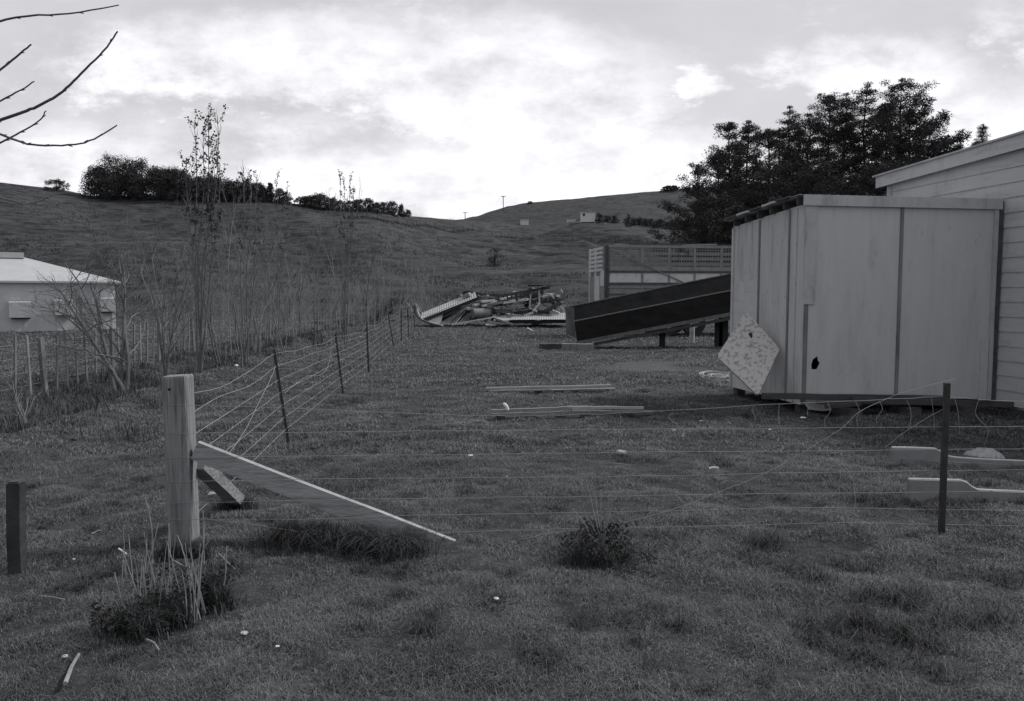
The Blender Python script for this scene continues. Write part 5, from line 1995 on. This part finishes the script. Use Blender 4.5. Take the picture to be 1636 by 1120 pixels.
# weeds with dry stalks round the strainer post
g1 = G(265, 975)
wd = thing('dry_weed', (g1.x, g1.y, 0), 'large clump of tall dry stalks and dark leaves in front of the strainer post', 'weed')
cs = []
for x_, y_ in [(215, 995), (240, 985), (190, 1000), (265, 975), (300, 960), (330, 955), (350, 960), (235, 1005), (285, 990)]:
    q = G(x_, y_)
    cs.append((q.x, q.y, 0))
bush_blades('leaves', cs, .11, 300, .17, .006, 1.0, M['rush'], wd)
cen = []
for c_ in cs + cs:
    cen.append((c_[0] + random.gauss(0, .08), c_[1] + random.gauss(0, .06), random.uniform(.03, .15)))
soup('foliage', cen, .07, 90, .014, mat('dark_weed_leaf', .02, .85, .5, 14, 0), wd, thin=.4)
st = MB()
for k in range(40):
    x0 = random.choice((random.uniform(195, 285), random.uniform(230, 275), random.uniform(290, 330)))
    q = G(x0, random.uniform(960, 995))
    stalk(st, (q.x, q.y, 0), (random.gauss(-.05, .12), random.gauss(0, .15), 1), random.uniform(.2, .46), random.uniform(.0024, .0044))
for pts_ in [[(244, 900), (243, 850), (238, 820), (232, 795)], [(183, 915), (188, 935), (196, 965), (205, 985)], [(198, 895), (202, 930), (210, 975)],
             [(288, 985), (294, 945), (300, 905)], [(300, 905), (320, 890), (330, 870), (345, 848), (353, 830)], [(298, 905), (292, 880), (283, 855)], [(299, 905), (285, 900), (275, 893)],
             [(326, 900), (325, 860), (324, 815)], [(358, 935), (361, 900), (362, 872)], [(272, 890), (271, 865), (269, 838)], [(228, 945), (232, 910), (230, 890)]]:
    D = G(285, 965).y
    st.tube(smooth_path([A(x_, y_, D) for x_, y_ in pts_], 3, .001), .0042, 5, r1=.0026)
st.build('stalks', M['weed'], wd)
g1 = G(270, 885)
w2 = thing('rush_clump', (g1.x, g1.y, 0), 'dark grassy tuft hugging the foot of the strainer post', 'rush clump')
bush_blades('leaves', [(G(x_, 885).x, G(x_, 885).y, 0) for x_ in (262, 285, 305, 325)], .07, 200, .13, .005, .9, M['rush'], w2)

# sticks, stones and scraps lying on the grass
def stick(p0, p1, r_, mt, label, z=.035, name='stick'):
    a_, b_ = G(*p0), G(*p1)
    a_.z, b_.z = th(a_.x, a_.y) + z, th(b_.x, b_.y) + z
    m_ = a_.lerp(b_, .5) + Vector((random.uniform(-.01, .01), random.uniform(-.01, .01), .006))
    tag(MB().tube([a_, m_, b_], r_, 6, r1=r_ * .7).build(name, M[mt]), label, 'stick')


stick((104, 1092), (126, 1046), .010, 'plank', 'thick pale stick lying at the lower left corner')
stick((234, 1020), (254, 1042), .006, 'plank', 'short pale stick below the dry weed clump')
stick((162, 978), (198, 969), .004, 'plank', 'thin pale stick left of the dry weed clump')
stick((62, 956), (104, 959), .004, 'plank', 'thin pale stick flat on the grass near the left edge')
stick((350, 895), (376, 922), .004, 'plank', 'thin pale stick right of the dry weed clump', .07)
stick((146, 853), (164, 848), .004, 'plank', 'thin pale stick left of the strainer post')
stick((973, 741), (1008, 743), .005, 'plank', 'thin pale lath beyond the front fence, right of centre')
stick((1133, 750), (1148, 751), .012, 'white', 'bright short scrap of wood right of centre beyond the fence')
stick((886, 565), (918, 564), .01, 'plank', 'pale lath on the worn ground left of the chute toe')
stick((190, 884), (202, 894), .006, 'white', 'small bleached twig above the dry weed clump', .06)


def stone(px, py, r_, label, mt='white', sq=.6):
    r_ *= .72
    g_ = G(px, py)
    vs_, fs_ = [], []
    n1_, n2_ = 6, 9
    for i in range(n1_ + 1):
        ph = math.pi * i / n1_
        for k_ in range(n2_):
            t_2 = 2 * math.pi * k_ / n2_
            q = r_ * (1 + random.uniform(-.18, .18))
            vs_.append(Vector((g_.x + q * 1.2 * math.sin(ph) * math.cos(t_2), g_.y + q * math.sin(ph) * math.sin(t_2), th(g_.x, g_.y) + r_ * sq + .02 + q * sq * math.cos(ph))))
    for i in range(n1_):
        for k_ in range(n2_):
            fs_.append((i * n2_ + k_, i * n2_ + (k_ + 1) % n2_, (i + 1) * n2_ + (k_ + 1) % n2_, (i + 1) * n2_ + k_))
    tag(MB().add(vs_, fs_).build('stone', M[mt]), label, 'stone')


stone(752, 728, .035, 'bright white stone on the grass above centre of the front fence', sq=.45)
stone(793, 954, .018, 'small white pebble right of the foreground middle')
stone(993, 726, .06, 'grey rounded stone half sunk in the grass right of centre', 'stone')
stone(1077, 689, .022, 'pale pebble lying right of the near batten stack')
stone(378, 594, .05, 'white pebble on the grass beyond the strainer post', sq=.7)
stone(443, 1023, .012, 'small white pebble below the short brace in the foreground')
stone(118, 890, .012, 'pale pebble left of the dry weed clump')
stone(1283, 668, .05, 'pale broken piece on the ground under the shed corner', sq=.3)
stone(104, 1050, .018, 'pale stone beside the thick stick at lower left', 'stone')
stone(1230, 687, .02, 'pale pebble in front of the shed corner')
stone(810, 763, .012, 'tiny white pebble just below centre')
stone(390, 1007, .025, 'pale crumbled stone in the foreground left of centre', 'stone', .4)
stone(1120, 675, .03, 'pale low scrap in the grass left of the shed front', 'stone', .3)
print('verts', sum(len(o.data.vertices) for o in SC.objects if o.type == 'MESH'))
